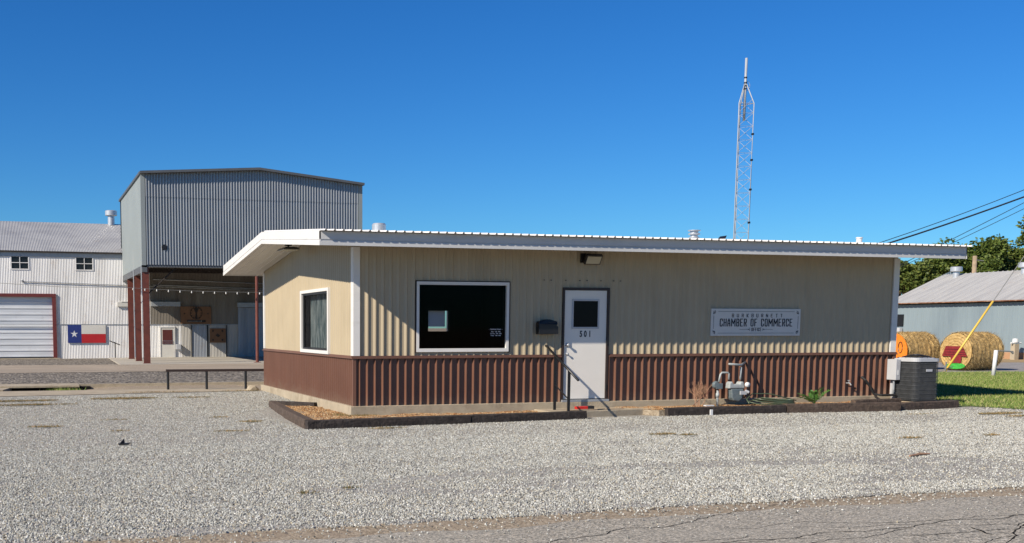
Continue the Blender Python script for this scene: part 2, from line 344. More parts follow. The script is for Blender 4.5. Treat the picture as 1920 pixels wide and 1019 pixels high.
# scattering with geometry nodes (points carried by a mesh; shapes are node primitives)
def scatter(name, pts, kind, m, smin, smax, label):
    me = bpy.data.meshes.new(name); me.from_pydata([tuple(p) for p in pts], [], []); me.materials.append(m)
    o = bpy.data.objects.new(name, me); COL.objects.link(o); o['kind'] = 'stuff'; o['label'] = label; o['category'] = name.replace('_', ' ')
    ng = bpy.data.node_groups.new(name+'_nodes', 'GeometryNodeTree')
    ng.interface.new_socket('Geometry', in_out='INPUT', socket_type='NodeSocketGeometry'); ng.interface.new_socket('Geometry', in_out='OUTPUT', socket_type='NodeSocketGeometry')
    A = ng.nodes.new; L = ng.links.new
    gi, go = A('NodeGroupInput'), A('NodeGroupOutput'); iop = A('GeometryNodeInstanceOnPoints')
    rot = A('FunctionNodeRandomValue'); rot.data_type = 'FLOAT_VECTOR'; sc = A('FunctionNodeRandomValue'); sc.data_type = 'FLOAT_VECTOR'; sc.inputs['Seed'].default_value = 5
    if kind == 'stone':
        p = A('GeometryNodeMeshIcoSphere'); p.inputs['Radius'].default_value = 1; p.inputs['Subdivisions'].default_value = 1
        rot.inputs[1].default_value = (6.28,)*3; geo = p.outputs['Mesh']
        sc.inputs[0].default_value = (smin, smin, smin*.8); sc.inputs[1].default_value = (smax, smax*.8, smax*.7)
    elif kind == 'chip':
        p = A('GeometryNodeMeshCube'); p.inputs['Size'].default_value = (2, .9, .3); geo = p.outputs['Mesh']
        rot.inputs[0].default_value = (-.5,-.5,0); rot.inputs[1].default_value = (.5,.5,6.28)
        sc.inputs[0].default_value = (smin,)*3; sc.inputs[1].default_value = (smax,)*3
    else:
        p = A('GeometryNodeMeshCone'); p.inputs['Vertices'].default_value = 3; p.inputs['Radius Top'].default_value = 0; p.inputs['Radius Bottom'].default_value = .10; p.inputs['Depth'].default_value = 1
        geo = p.outputs['Mesh']; t = .75 if kind == 'blade' else 1.3
        rot.inputs[0].default_value = (-t,-t,0); rot.inputs[1].default_value = (t,t,6.28)
        sc.inputs[0].default_value = (smin,)*3; sc.inputs[1].default_value = (smax,)*3
    sm = A('GeometryNodeSetMaterial'); sm.inputs['Material'].default_value = m
    L(geo, sm.inputs['Geometry']); L(gi.outputs[0], iop.inputs['Points']); L(sm.outputs[0], iop.inputs['Instance'])
    L(rot.outputs[0], iop.inputs['Rotation']); L(sc.outputs[0], iop.inputs['Scale']); L(iop.outputs[0], go.inputs[0])
    md = o.modifiers.new('scatter', 'NODES'); md.node_group = ng
    return o
def rand_pts(n, x0, x1, y0, y1, keep, dz=0):
    x = rng.uniform(x0, x1, n); y = rng.uniform(y0, y1, n)
    return [(a, b, g(a, b)+dz) for a, b in zip(x, y) if keep(a, b)]
CX, CY = -5.5835, -18.8259
def inview(x, y, m=1.6):
    dx, dy = x-CX, y-CY; f = dx*.2774+dy*.9608; r = dx*.9608-dy*.2774
    return f > 4 and (-650/2067*f-m) < r < (1270/2067*f+m)
def bed(x, y): return (-1.35 < x < 4.0 and -1.75+.117*(x+1.35) < y < 2.3) or (5.7 < x < 12.6 and y > -1.0) or (4 <= x <= 5.75 and y > -.86) or (x > -1.15 and y > -1.7 and y < 2.75 and x < 0)
def lotkeep(x, y):
    if not inview(x, y) or bed(x, y): return False
    if x > -.1 and y > -1: return False
    if y > 7.4+.108*x-.15: return False
    edge = -11.5+.0311*(x+45)+.13*noise.noise(Vector((x*1.5, 0, 0)))
    if y < edge: return random.random() < .22*math.exp((y-edge)*4)
    tr = min(abs(y+6.1+.02*(x-2)**2), abs(y+7.6+.02*(x-2)**2)) if x > -3 else 9
    if tr < .22 and random.random() < .38: return False
    bare = noise.noise(Vector((x*.35+5, y*.9, 2)))+.5*noise.noise(Vector((x*1.1, y*2.6, 9)))
    if bare > (.38 if not (y < -7.2 and x > -.5) else .05) and random.random() < (.55 if y > -7.2 else .7): return False
    if x > 12.95+max(0, -(y+.75))*.52: return False
    if y > 4 and x < -5.0: pass
    return True
P = rand_pts(330000, -9.5, 15, -11.6, -3.5, lotkeep, .004)+rand_pts(230000, -15, 17, -3.5, 7.6, lotkeep, .003)
scatter('gravel', P, 'stone', M['stone'], .0055, .0135, 'pale crushed stone spread across the parking lot')
P = rand_pts(9000, -10, 12, -16, -9.9, lambda x, y: inview(x, y) and random.random() < math.exp((y+9.9-.03*x)*1.1), .0)
scatter('loose_gravel', P, 'stone', M['stone'], .003, .009, 'loose stones strayed onto the asphalt edge')
def lawnkeep(x, y):
    if not inview(x, y): return False
    if y < -.6: return x > 12.9+(-(y+.75))*.52 and y > -4.2
    if x < 13.2 and y < 1: return x > 12.75 and random.random() < .8
    return y < 9.3-(max(0, x-23))*.27 and x > 11.8
P = rand_pts(230000, 11.8, 34, -4.2, 9.6, lawnkeep, .012)
scatter('lawn_grass', P, 'blade', M['blade'], .035, .085, 'short green and straw-coloured lawn grass beside the office')
M['weed'] = inst_mat('low_weed', [(0, (.05,.06,.02)), (.35, (.11,.11,.035)), (.6, (.24,.16,.07)), (1, (.42,.28,.14))], .8)
P = []
for (wx, wy, ra, rb, k) in [(-5.85,5.3,.9,.16,700),(-5.6,4.3,.8,.14,600),(-3.56,5.5,.75,.22,800),(-2.1,5.5,.5,.14,150),(-5.32,-.33,.28,.10,160),(-4.15,.72,.22,.06,40),(-4.23,-1.4,.16,.05,40),(-2.32,.78,.18,.05,50),(-1.94,-.26,.25,.10,110),(-2.54,-1.9,.30,.10,90),(-3.0,-8.5,.12,.05,30),(-2.5,-8.3,.1,.04,24),(3.63,-4.2,.22,.08,130),(3.93,-4.4,.14,.05,60),(6.8,-5.7,.22,.08,80),(8.28,-5.7,.14,.05,60),(-.1,-2.1,.35,.08,110),(10.4,-2.1,.3,.05,40),(-.75,7.2,.6,.08,160),(-2.6,7.3,.9,.06,160),(11.9,-2.4,.55,.11,500),(12.3,-3.0,.8,.10,600),(.0,-.28,.34,.12,520),(-.3,.1,.16,.25,200)]:
    for _ in range(int(k*1.5)):
        a = random.uniform(0, 6.28); q = random.random()**.6*(1+.3*noise.noise(Vector((a*1.5, wx, wy))))
        P.append((wx+ra*q*math.cos(a), wy+rb*q*math.sin(a), g(wx, wy)+(.02 if wx < -.6 or wy < -1 else .07)))
scatter('weeds', P, 'weed', M['weed'], .025, .055, 'small flat weed patches scattered in the gravel and bed corners')
P = [(random.gauss(-4.72, .2), random.gauss(10.9, .15), 0) for _ in range(600)]; P = [(x, y, g(x, min(y, 11.3))+.02) for x, y, z in P]
scatter('kerb_grass', P, 'blade', M['blade'], .05, .14, 'green grass tuft growing in the gutter by the drain')
def bedpts(n, poly, z):
    out = []
    xs_, ys_ = [p[0] for p in poly], [p[1] for p in poly]
    while len(out) < n:
        x, y = random.uniform(min(xs_), max(xs_)), random.uniform(min(ys_), max(ys_)); ins = False; j = len(poly)-1
        for i in range(len(poly)):
            if (poly[i][1] > y) != (poly[j][1] > y) and x < (poly[j][0]-poly[i][0])*(y-poly[i][1])/(poly[j][1]-poly[i][1])+poly[i][0]: ins = not ins
            j = i
        if ins: out.append((x, y, z+.02*noise.noise(Vector((x*3, y*3, 0)))))
    return out
bed1 = [(-1.2,-1.62),(3.7,-1.0),(3.65,-.11),(-.11,-.11),(-.11,2.2),(-.75,2.85)]
bed2 = [(5.6,-.9),(12.4,-.75),(12.4,-.1),(5.0,-.1)]
P = bedpts(9000, bed1, .075)+bedpts(7000, bed2, .115)
scatter('mulch', P, 'chip', M['chip'], .008, .024, 'orange bark mulch filling the timber-edged beds')
mb = MB(); mb.prism([(x, y, -.05) for x, y in bed1], (0,0,.12)); mb.prism([(x, y, -.05) for x, y in bed2], (0,0,.155))
tag(mb.build('bed_soil', M['dirt'], origin=(0,0,0)), kind='structure')
# cracks in the asphalt: thin real grooves following random walks
mb = MB()
def crack(x, y, hd, ln, w):
    p = Vector((x, y)); pts = [p.copy()]; k = int(ln/.07); hd0 = hd
    for i in range(k):
        hd = hd0+.7*noise.noise(Vector((p.x*3, p.y*3, x)))+random.uniform(-.35, .35)
        p = p+Vector((math.cos(hd), math.sin(hd)))*.07; pts.append(p.copy())
    vs = []; fs = []
    for i, q in enumerate(pts):
        d = (pts[min(i+1, k)]-pts[max(i-1, 0)]).normalized(); nn = Vector((-d.y, d.x))*w*(.4+.6*random.random())*(.3 if i in (0, k) else 1)
        z = g(q.x, q.y)-.0035
        vs += [(q.x-nn.x, q.y-nn.y, z), (q.x+nn.x, q.y+nn.y, z)]
    for i in range(k): fs.append((2*i, 2*i+2, 2*i+3, 2*i+1))
    mb.add(vs, fs)
crack(-4.2, -12.0, .30, 8.5, .006); crack(-1.2, -11.75, .1, 6.0, .007); crack(-.2, -11.15, -.02, 5, .004)
crack(1.0, -11.8, .0, 4, .006); crack(1.5, -12.3, .55, 1.6, .009); crack(.4, -11.25, -.35, 2.2, .004); crack(-2.2, -11.45, -.15, 2.6, .004)
crack(2.2, -11.75, .35, 2, .006); crack(2.8, -11.4, .05, 4, .005); crack(-3.0, -11.9, .1, 3, .005); crack(1.7, -12.0, 1.2, .4, .012); crack(-.5, -12.1, .2, 2, .005); crack(.9,-12.4,.2,3,.004)
tag(mb.build('road_cracks', M['crack'], origin=(0,0,0)), kind='structure')

# ------------------------------------------------------------------ corrugated panels
def prof_at(prof, pitch, u):
    u = u % pitch
    for (a, da), (b, db) in zip(prof, prof[1:]):
        if a <= u <= b: return da+(db-da)*(u-a)/(b-a) if b > a else da
    return prof[-1][1]
def panel(mb, O, ud, nd, u0, u1, zb, zt, prof, pitch, openings=(), kinks=(), mi=0):
    """vertical corrugated sheet; zb,zt numbers or functions of u; openings (ua,ub,za,zb)"""
    O, ud, nd = Vector(O), Vector(ud), Vector(nd)
    fb = zb if callable(zb) else (lambda u: zb); ft = zt if callable(zt) else (lambda u: zt)
    us = {round(u0, 5), round(u1, 5)}
    k = math.floor(u0/pitch)
    while k*pitch < u1:
        for a, _ in prof:
            u = k*pitch+a
            if u0 < u < u1: us.add(round(u, 5))
        k += 1
    for o in openings:
        for e in o[:2]:
            if u0 < e < u1: us.add(round(e, 5))
    for e in kinks:
        if u0 < e < u1: us.add(round(e, 5))
    us = sorted(us)
    def pt(u, z): return O+ud*u+nd*prof_at(prof, pitch, u)+Vector((0,0,z-O.z))
    for a, b in zip(us, us[1:]):
        mid = (a+b)/2; segs = []; cuts = sorted([(o[2], o[3]) for o in openings if o[0] < mid < o[1]])
        def rng_(lo, hi):
            if hi(mid) - lo(mid) < 1e-4: return
            mb.add([pt(a, lo(a)), pt(b, lo(b)), pt(b, hi(b)), pt(a, hi(a))], [(0,1,2,3)], mi)
        lo = fb
        for (za, zb_) in cuts:
            if zb_ <= fb(mid) or za >= ft(mid): continue
            rng_(lo, lambda u, z=za: z); lo = lambda u, z=zb_: z
        rng_(lo, ft)
PB = [(0,0),(.048,0),(.084,.023),(.10,.024),(.118,0),(.1455,0)]     # tan cladding
PN = [(0,0),(.064,0),(.080,.046),(.090,.046),(.104,0),(.1455,0)]    # brown wainscot
PR = [(0,0),(.055,0),(.072,.028),(.088,.028),(.105,0),(.152,0)]     # roof sheet
def sine(p, d, n=8): return [(p*i/n, d*(1-math.cos(2*math.pi*i/n))/2) for i in range(n+1)]

# ------------------------------------------------------------------ office building
B = thing('office_building', 'low tan and brown metal-clad office with white roof edging and steps', 'building', (5.8, 3.85, 0))
L_, D_ = 11.6, 7.7
RY = 3.75
def soff(y): return 2.985+(y+.95)*(3.345-2.985)/4.7 if y < RY else 3.345-(y-RY)*(3.345-2.90)/4.65
def rtop(y): return soff(y)+.225+.02*max(0, 1-abs(y-RY)/4.7)*0
DOOR = (4.045, 5.0, .2, 2.35); WIN = (1.16, 2.93, 1.2, 2.43)
mb = MB()
# front tan
panel(mb, (0,0,0), (1,0,0), (0,-1,0), .0, L_, 1.1, 3.06, PB, .1455, [(DOOR[0], DOOR[1], 1.0, DOOR[3]), (*WIN[:2], WIN[2], WIN[3])])
# side tan (left), gable top
SWIN = (1.66, 3.83, 1.16, 2.35)
panel(mb, (0,0,0), (0,1,0), (-1,0,0), 0, D_, 1.1, lambda u: soff(u)+.0, PB, .1455, [SWIN], kinks=[RY])
panel(mb, (L_,0,0), (0,1,0), (1,0,0), 0, D_, 1.1, lambda u: soff(u), PB, .1455, kinks=[RY])
RW = (4.19, 4.75, 1.53, 2.05)
panel(mb, (0,D_,0), (1,0,0), (0,1,0), 0, L_, 1.1, 2.96, PB, .1455, [RW])
mb.build('tan_cladding', M['beige'], B)
mb = MB()
panel(mb, (0,0,0), (1,0,0), (0,-1,0), 0, L_, .23, 1.08, PN, .1455, [(DOOR[0], DOOR[1], .1, 1.2)])
panel(mb, (0,0,0), (0,1,0), (-1,0,0), 0, D_, .23, 1.08, PN, .1455)
panel(mb, (L_,0,0), (0,1,0), (1,0,0), 0, D_, .23, 1.08, PN, .1455)
panel(mb, (0,D_,0), (1,0,0), (0,1,0), 0, L_, .23, 1.08, PN, .1455)
mb.box(-.045, .012, -.045, .012, .225, 1.09); mb.box(L_-.012, L_+.045, -.045, .012, .225, 1.09)
mb.build('brown_wainscot', M['brown'], B)
mb = MB()   # ledge trim between the claddings
for a, b in ((-.07, DOOR[0]-.02), (DOOR[1]+.02, L_+.07)):
    mb.box(a, b, -.062, .0, 1.072, 1.094); mb.box(a, b, -.034, .0, 1.094, 1.122)
mb.box(-.062, 0, 0, D_+.03, 1.072, 1.094); mb.box(-.034, 0, 0, D_+.03, 1.094, 1.122)
mb.box(L_, L_+.06, 0, D_+.03, 1.075, 1.12)
mb.build('ledge_trim', M['brown'], B)
mb = MB()   # white corner trims
mb.prism([(-.036,-.036,1.123),(.085,-.036,1.123),(.085,-.003,1.123),(-.003,-.003,1.123),(-.003,.13,1.123),(-.036,.13,1.123)], (0,0,1.91)); mb.build('corner_trim', M['white'], B)
mb = MB(); mb.prism([(L_-.10,-.036,1.123),(L_+.036,-.036,1.123),(L_+.036,.13,1.123),(L_+.003,.13,1.123),(L_+.003,-.003,1.123),(L_-.10,-.003,1.123)], (0,0,1.91)); mb.build('corner_trim', M['white'], B)
mb = MB(); mb.box(-.036, -.002, D_-.10, D_+.03, 1.123, 2.93)
mb.build('corner_trim', M['white'], B)
mb = MB()
mb.box(-.10, L_+.08, -.10, D_+.08, -.3, .231)
mb.build('foundation', M['concrete'], B, bevel=.008)
# interior lining (dark), with openings for the windows
mb = MB()
def wall_holes(mb, axis, c, u0, u1, z0, z1, holes):
    us = sorted({u0, u1}|{h[0] for h in holes}|{h[1] for h in holes})
    for a, b in zip(us, us[1:]):
        mid = (a+b)/2; z = z0; cs = sorted([(h[2], h[3]) for h in holes if h[0] < mid < h[1]])
        for za, zb in cs+[(z1, None)]:
            q = [(a, z), (b, z), (b, za), (a, za)]
            mb.add([(u, c, w_) if axis == 'x' else (c, u, w_) for u, w_ in q], [(0,1,2,3)]); z = zb
wall_holes(mb, 'x', .12, .12, 11.45, .24, 3.0, [(1.16,2.93,1.2,2.43), (DOOR[0],DOOR[1],.24,2.35)])
wall_holes(mb, 'x', 7.58, .12, 11.45, .24, 2.9, [RW])
wall_holes(mb, 'y', .12, .12, 7.58, .24, 2.95, [SWIN]); wall_holes(mb, 'y', 11.45, .12, 7.58, .24, 2.95, [])
mb.box(.12, 11.45, .12, 7.58, .232, .245); mb.box(.12, 11.45, .12, 7.58, 2.9, 2.92); mb.box(3.3, 3.35, .13, 1.6, .245, 2.9); mb.box(5.6, 5.65, .13, 7.5, .245, 2.9)
mb.box(1.6, 2.9, 3.2, 3.9, .245, 1.0); mb.box(3.6,3.9,2.2,2.5,.245,1.25)
mb.build('interior', M['interior'], B)
# roof
RX0, RX1 = -.89, 12.40; RF, RB = -.95, 8.40
mb = MB()
def roof_sheet(mb, x0, x1, segs, prof, pitch, off, mi=0):
    us = []; k = 0
    while k*pitch+x0 < x1:
        for a, dd in prof[:-1]:
            u = x0+k*pitch+a
            if u <= x1: us.append((u, dd))
        k += 1
    us.append((x1, 0))
    for (ya, yb) in zip(segs, segs[1:]):
        for (a, da), (b, db) in zip(us, us[1:]):
            if b-a < 1e-6: continue
            mb.add([(a, ya, rtop(ya)+off+da), (b, ya, rtop(ya)+off+db), (b, yb, rtop(yb)+off+db), (a, yb, rtop(yb)+off+da)], [(0,1,2,3)], mi)
roof_sheet(mb, RX0+.005, RX1+.02, [RF-.105, RY, RB+.05], PR, .152, .012)
roof_sheet(mb, RX0+.005, RX1+.02, [RF-.105, RY, RB+.05], PR, .152, .008)
ROOF = mb.build('roof', M['white'], B)
mb = MB()   # soffit sheets with shallow ribs running up the slope
def soffit(x0, x1, ya, yb):
    us = []; k = 0
    while x0+k*.152 < x1:
        for a, dd in ((0,0),(.06,0),(.068,.010),(.078,.010),(.086,0)):
            if x0+k*.152+a < x1: us.append((x0+k*.152+a, dd))
        k += 1
    us.append((x1, 0)); segs = [ya]+([RY] if ya < RY < yb else [])+[yb]
    for p, q in zip(segs, segs[1:]):
        for (a, da), (b, db) in zip(us, us[1:]):
            mb.add([(a, p, soff(p)+.012-da), (b, p, soff(p)+.012-db), (b, q, soff(q)+.012-db), (a, q, soff(q)+.012-da)], [(0,3,2,1)])
soffit(RX0+.02, -.002, RF+.02, RB-.0); soffit(L_+.002, RX1-.02, RF+.02, RB); soffit(-.002, L_+.002, RF+.02, -.0); soffit(-.002, L_+.002, D_, RB)
mb.build('soffit', M['soffit'], B)
mb = MB()   # fascia: upper board, groove, lower strip
z0, z1 = soff(RF), rtop(RF)
mb.box(RX0, RX1, RF, RF+.02, z0+.095, z1+.0); mb.box(RX0+.006, RX1-.006, RF+.012, RF+.03, z0+.05, z0+.10); mb.box(RX0, RX1-.05, RF-.004, RF+.02, z0-.004, z0+.068)
mb.build('front_fascia', M['fascia'], B)
for nm, x0, s in (('rake_fascia', RX0, 1), ('rake_fascia', RX1, -1)):
    mb = MB()
    for (ya, yb) in ((RF, RY), (RY, RB)):
        for lo, hi, dx in ((.085, .235, 0), (.06, .086, .008*s), (-.006, .061, -.003*s)):
            xa, xb = sorted((x0+dx, x0+.022*s))
            vs = []
            for y in (ya, yb):
                for x in (xa, xb):
                    for h in (lo, hi): vs.append((x, y, soff(y)+h))
            mb.add(vs, [(0,1,3,2),(4,6,7,5),(0,4,5,1),(2,3,7,6),(1,5,7,3),(0,2,6,4)])
    mb.build(nm, M['white'], B)
mb = MB(); mb.box(RX0, RX1, RB-.02, RB, soff(RB)-.004, rtop(RB)-.005); mb.build('rear_fascia', M['white'], B)
# roof vents (sub-parts of the roof)
zr = rtop(2.5)
mb = MB(); mb.lathe([(0,.22),(.12,.22),(.14,.19),(.14,.06),(.10,.05),(.07,.02),(.07,-.1)], (1.245, 2.5, zr), 28); mb.build('vent_cap', M['silver'], ROOF, smooth=False)
mb = MB(); mb.lathe([(0,.27),(.135,.26),(.135,.245),(.085,.235),(.085,.20),(.125,.19),(.125,.165),(.08,.155),(.08,.12),(.115,.11),(.115,.09),(.085,.08),(.09,-.1)], (8.46, 2.5, zr), 24); mb.build('vent_stack', M['silver'], ROOF)
mb = MB(); mb.tube([(11.32,.8,3.0),(11.32,.8,3.505)], .058, 14); mb.tube([(11.32,.8,3.49),(11.32,.8,3.515)], .068, 14); mb.build('vent_pipe', M['whitepipe'], ROOF)
mb = MB(); mb.prism([(9.13,2.5,3.42),(9.17,2.5,3.42),(9.285,2.5,3.64),(9.20,2.5,3.56)], (0,.25,0)); mb.build('flashing_fin', M['black'], ROOF)
# picture window
W = MB(); x0, x1, z0, z1 = 1.145, 2.945, 1.185, 2.445
for a in ((x0,x1,z0,z0+.062),(x0,x1,z1-.055,z1),(x0,x0+.05,z0+.062,z1-.055),(x1-.05,x1,z0+.062,z1-.055)): W.box(a[0],a[1],-.05,.03,a[2],a[3])
W = W.build('picture_window', M['white'], B)
F_ = MB()
for a in ((x0-.018,x1+.018,z1+.002,z1+.02),(x0-.018,x0-.002,z0-.02,z1+.002),(x1+.002,x1+.02,z0-.02,z1+.002)): F_.box(a[0],a[1],-.042,.0,a[2],a[3])
F_.build('gasket', M['darkbrown'], W)
mb = MB(); mb.box(x0+.045, x1-.045, .0, .006, z0+.055, z1-.05); mb.build('pane', M['glass'], W)
mb = MB(); mb.box(x0+.05, x1-.05, .006, .11, z0+.04, z0+.062); mb.box(x0+.028,x0+.05,.01,.12,z0+.05,z1); mb.box(x1-.05,x1-.028,.01,.12,z0+.05,z1); mb.build('reveal', M['black'], W)
def text(body, x, y, z, size, m, parent, name='lettering', sx=1, off=0, sp=1, ext=.001, rot=(R(90),0,0), align='CENTER'):
    c = bpy.data.curves.new(name, 'FONT'); c.body = body; c.size = size; c.align_x = align; c.align_y = 'CENTER'; c.offset = off; c.extrude = ext; c.space_character = sp
    c.materials.append(m); o = bpy.data.objects.new(name, c); COL.objects.link(o); o.parent = parent; o.location = Vector((x, y, z))-ORG[parent.name]; o.rotation_euler = rot; o.scale = (sx, 1, 1); ORG[o.name] = Vector((x, y, z))
    return o
M['decal'] = mat('white_window_lettering', (.8,.8,.82), .6, var=.02)
for body, zz, s_ in (('-  Business Hours  -', 1.593, .034), ('Mon   9:00   4:00', 1.548, .026), ('Tue-Thu   9:00   4:00', 1.513, .026), ('Friday   9:00   4:00', 1.478, .026)):
    text(body, 2.705, -.004, zz, s_, M['decal'], W, 'hours_lettering', .95, .0008, 1.05, .0006)
# rear window with backlit blind
mb = MB(); a, b, c, d_ = RW
for q in ((a-.04,b+.04,c-.04,c),(a-.04,b+.04,d_,d_+.04),(a-.04,a,c,d_),(b,b+.04,c,d_)): mb.box(q[0],q[1],D_-.03,D_+.05,q[2],q[3])
W2 = mb.build('rear_window', M['white'], B)
mb = MB()
for i in range(9):
    xx = a+.005+i*.052; mb.add([(xx,D_-.05,c+.12),(xx+.046,D_-.075,c+.12),(xx+.046,D_-.075,d_),(xx,D_-.05,d_)], [(0,1,2,3)])
mb.add([(a+.45,D_-.05,c+.06),(b,D_-.05,c+.06),(b,D_-.05,c+.1),(a+.45,D_-.05,c+.1)], [(0,1,2,3)]) if False else None
mb.build('blind', M['blind'], W2)
# side window
mb = MB(); s0, s1, z0, z1 = 1.62, 3.87, 1.115, 2.385
for q in ((s0,s1,z0,z0+.065),(s0,s1,z1-.06,z1),(s0,s0+.07,z0+.065,z1-.06),(s1-.09,s1,z0+.065,z1-.06)): mb.box(-.055,.02,q[0],q[1],q[2],q[3])
W3 = mb.build('side_window', M['white'], B)
mb = MB()
for q in ((s0+.07,s1-.09,z0+.065,z0+.10),(s0+.07,s1-.09,z1-.10,z1-.06),(s0+.07,s0+.11,z0+.1,z1-.1),(s1-.20,s1-.09,z0+.1,z1-.1)): mb.box(-.02,.10,q[0],q[1],q[2],q[3])
mb.build('sash', M['black'], W3)
mb = MB(); mb.box(.0,.006,s0+.10,s1-.19,z0+.095,z1-.095); mb.build('pane', M['glass'], W3)
mb = MB(); y = 2.35; k = 0
while y < s1-.26:
    wv = .05+.03*noise.noise(Vector((y*7,1,0))); lean = .10*noise.noise(Vector((y*5,4,0)))
    zt, zb = z1-.1, z0+.1
    mb.add([(.13+.05*(k%2),y,zb),(.17-.05*(k%2),y+wv,zb),(.17-.05*(k%2),y+wv+lean,zt),(.13+.05*(k%2),y+lean,zt)], [(0,1,2,3)]); y += wv*1.02+.004; k += 1
y = s0+.12
while y < 2.35:
    wv = .05; lean = .12; zm = z0+.55
    if random.random() < .85: mb.add([(.14,y,zm+.32),(.16,y+wv,zm+.32),(.16,y+wv+lean,z1-.1),(.14,y+lean,z1-.1)], [(0,1,2,3)])
    if random.random() < .7: mb.add([(.14,y-.03,z0+.1),(.16,y+wv*.6-.03,z0+.1),(.16,y+wv*.6,zm-.02),(.14,y,zm-.02)], [(0,1,2,3)])
    y += .09
mb.build('vertical_blinds', M['curtainwhite'], W3)
mb = MB(); mb.box(.30,.31,s0+.1,s1-.2,z0+.1,z1-.1); mb.build('window_backing', M['tealcloth'], W3)
mb = MB(); mb.box(.2,.5,s0+.1,2.28,z0+.5,z0+.78); mb.build('window_shelf', M['steelgrey'], W3)
# door
mb = MB(); a, b, c, d_ = 4.079, 4.963, .285, 2.317
mb.box(a,b,-.022,.02,c,d_); DR = mb.build('door', M['door'], B, bevel=.003)
mb = MB(); mb.box(a-.045,a-.004,-.05,.03,.24,d_+.05); mb.box(b+.004,b+.045,-.05,.03,.24,d_+.05); mb.box(a-.004,b+.004,-.05,.03,d_+.004,d_+.05)
mb.build('door_frame', M['darkbrown'], DR)
mb = MB(); mb.box(a-.045,b+.05,-.10,.02,.232,.272); mb.build('threshold', M['steelgrey'], DR)
mb = MB(); wx0, wx1, wz0, wz1 = 4.235, 4.80, 1.60, 2.155
for q in ((wx0,wx1,wz0,wz0+.035),(wx0,wx1,wz1-.035,wz1),(wx0,wx0+.03,wz0+.035,wz1-.035),(wx1-.03,wx1,wz0+.035,wz1-.035)): mb.box(q[0],q[1],-.036,-.0225,q[2],q[3])
mb.build('door_window_frame', M['acgrey'], DR)
mb = MB(); mb.box(wx0+.03,wx1-.03,-.028,-.0228,wz0+.035,wz1-.035); m_ = mat('dark_door_glass', (.008,.008,.008), .2, var=.1, vscale=2, spec=.12); mb.build('door_pane', m_, DR)
for ch, xx in (('5', 4.432), ('0', 4.523), ('1', 4.617)): text(ch, xx, -.0235, 1.50, .155, M['signink'], DR, 'house_number', .72, .006)
for zz, r_, ln, nm in ((1.301, .028, .07, 'door_knob'), (1.132, .022, .045, 'deadbolt')):
    mb = MB(); mb.tube([(4.146,-.022,zz),(4.146,-.030,zz)], r_*1.3, 18); mb.tube([(4.146,-.03,zz),(4.146,-.05,zz),(4.146,-.022-ln,zz),(4.146,-.03-ln,zz)], [r_*.5, r_*.6, r_, r_*.7], 18); mb.build(nm, M['silver'], DR, smooth=True)
for zz in (.45, 1.30, 2.05):
    mb = MB(); mb.box(b-.002, b+.012, -.062, -.022, zz, zz+.11); mb.build('hinge', M['black'], DR)

# ------------------------------------------------------------------ items on the walls
T = thing('wall_sign', 'white framed sign lettered CHAMBER OF COMMERCE on the tan wall', 'sign', (8.24, -.05, 1.46))
mb = MB(); mb.box(7.217, 9.266, -.055, -.027, 1.462, 1.992); mb.build('sign_board', M['signwhite'], T, bevel=.003)
mb = MB(); yf = -.0575
def ln_(x0, x1, z0, z1): mb.box(x0, x1, yf, yf+.0015, z0, z1)
ln_(7.37,9.12,1.935,1.941); ln_(7.37,9.12,1.513,1.519); ln_(7.27,7.276,1.60,1.855); ln_(9.207,9.213,1.60,1.855)
ln_(7.86,8.09,1.586,1.591); ln_(8.40,8.63,1.586,1.591)
for xx in (8.09, 8.395): ln_(xx,xx+.006,1.556,1.62)
for xx, s in ((8.075,-1),(8.415,1)): mb.prism([(xx,yf,1.60),(xx+.03*s,yf,1.5885),(xx,yf,1.577)], (0,.0015,0))
mb.build('border_lines', M['signink'], T)
mb = MB()   # scroll ornaments in the corners
def curl(cx, cz, sx, sz):
    for (ox, oz, r0, a0, a1) in ((.035,.035,.028,0,5.2),(.062,.02,.018,1,5.5),(.02,.062,.018,-1,3.8),(.05,.055,.012,0,6.2)):
        pts = [(cx+sx*(ox+r0*(1-.1*t)*math.cos(a0+(a1-a0)*t/9)), yf+.0005, cz+sz*(oz+r0*(1-.1*t*.8)*math.sin(a0+(a1-a0)*t/9))) for t in range(10)]
        mb.tube(pts, .0045, 5)
for cx, sx in ((7.245,1),(9.238,-1)):
    for cz, sz in ((1.49,1),(1.965,-1)): mb = MB(); curl(cx, cz, sx, sz); mb.build('corner_scroll', M['signink'], T)
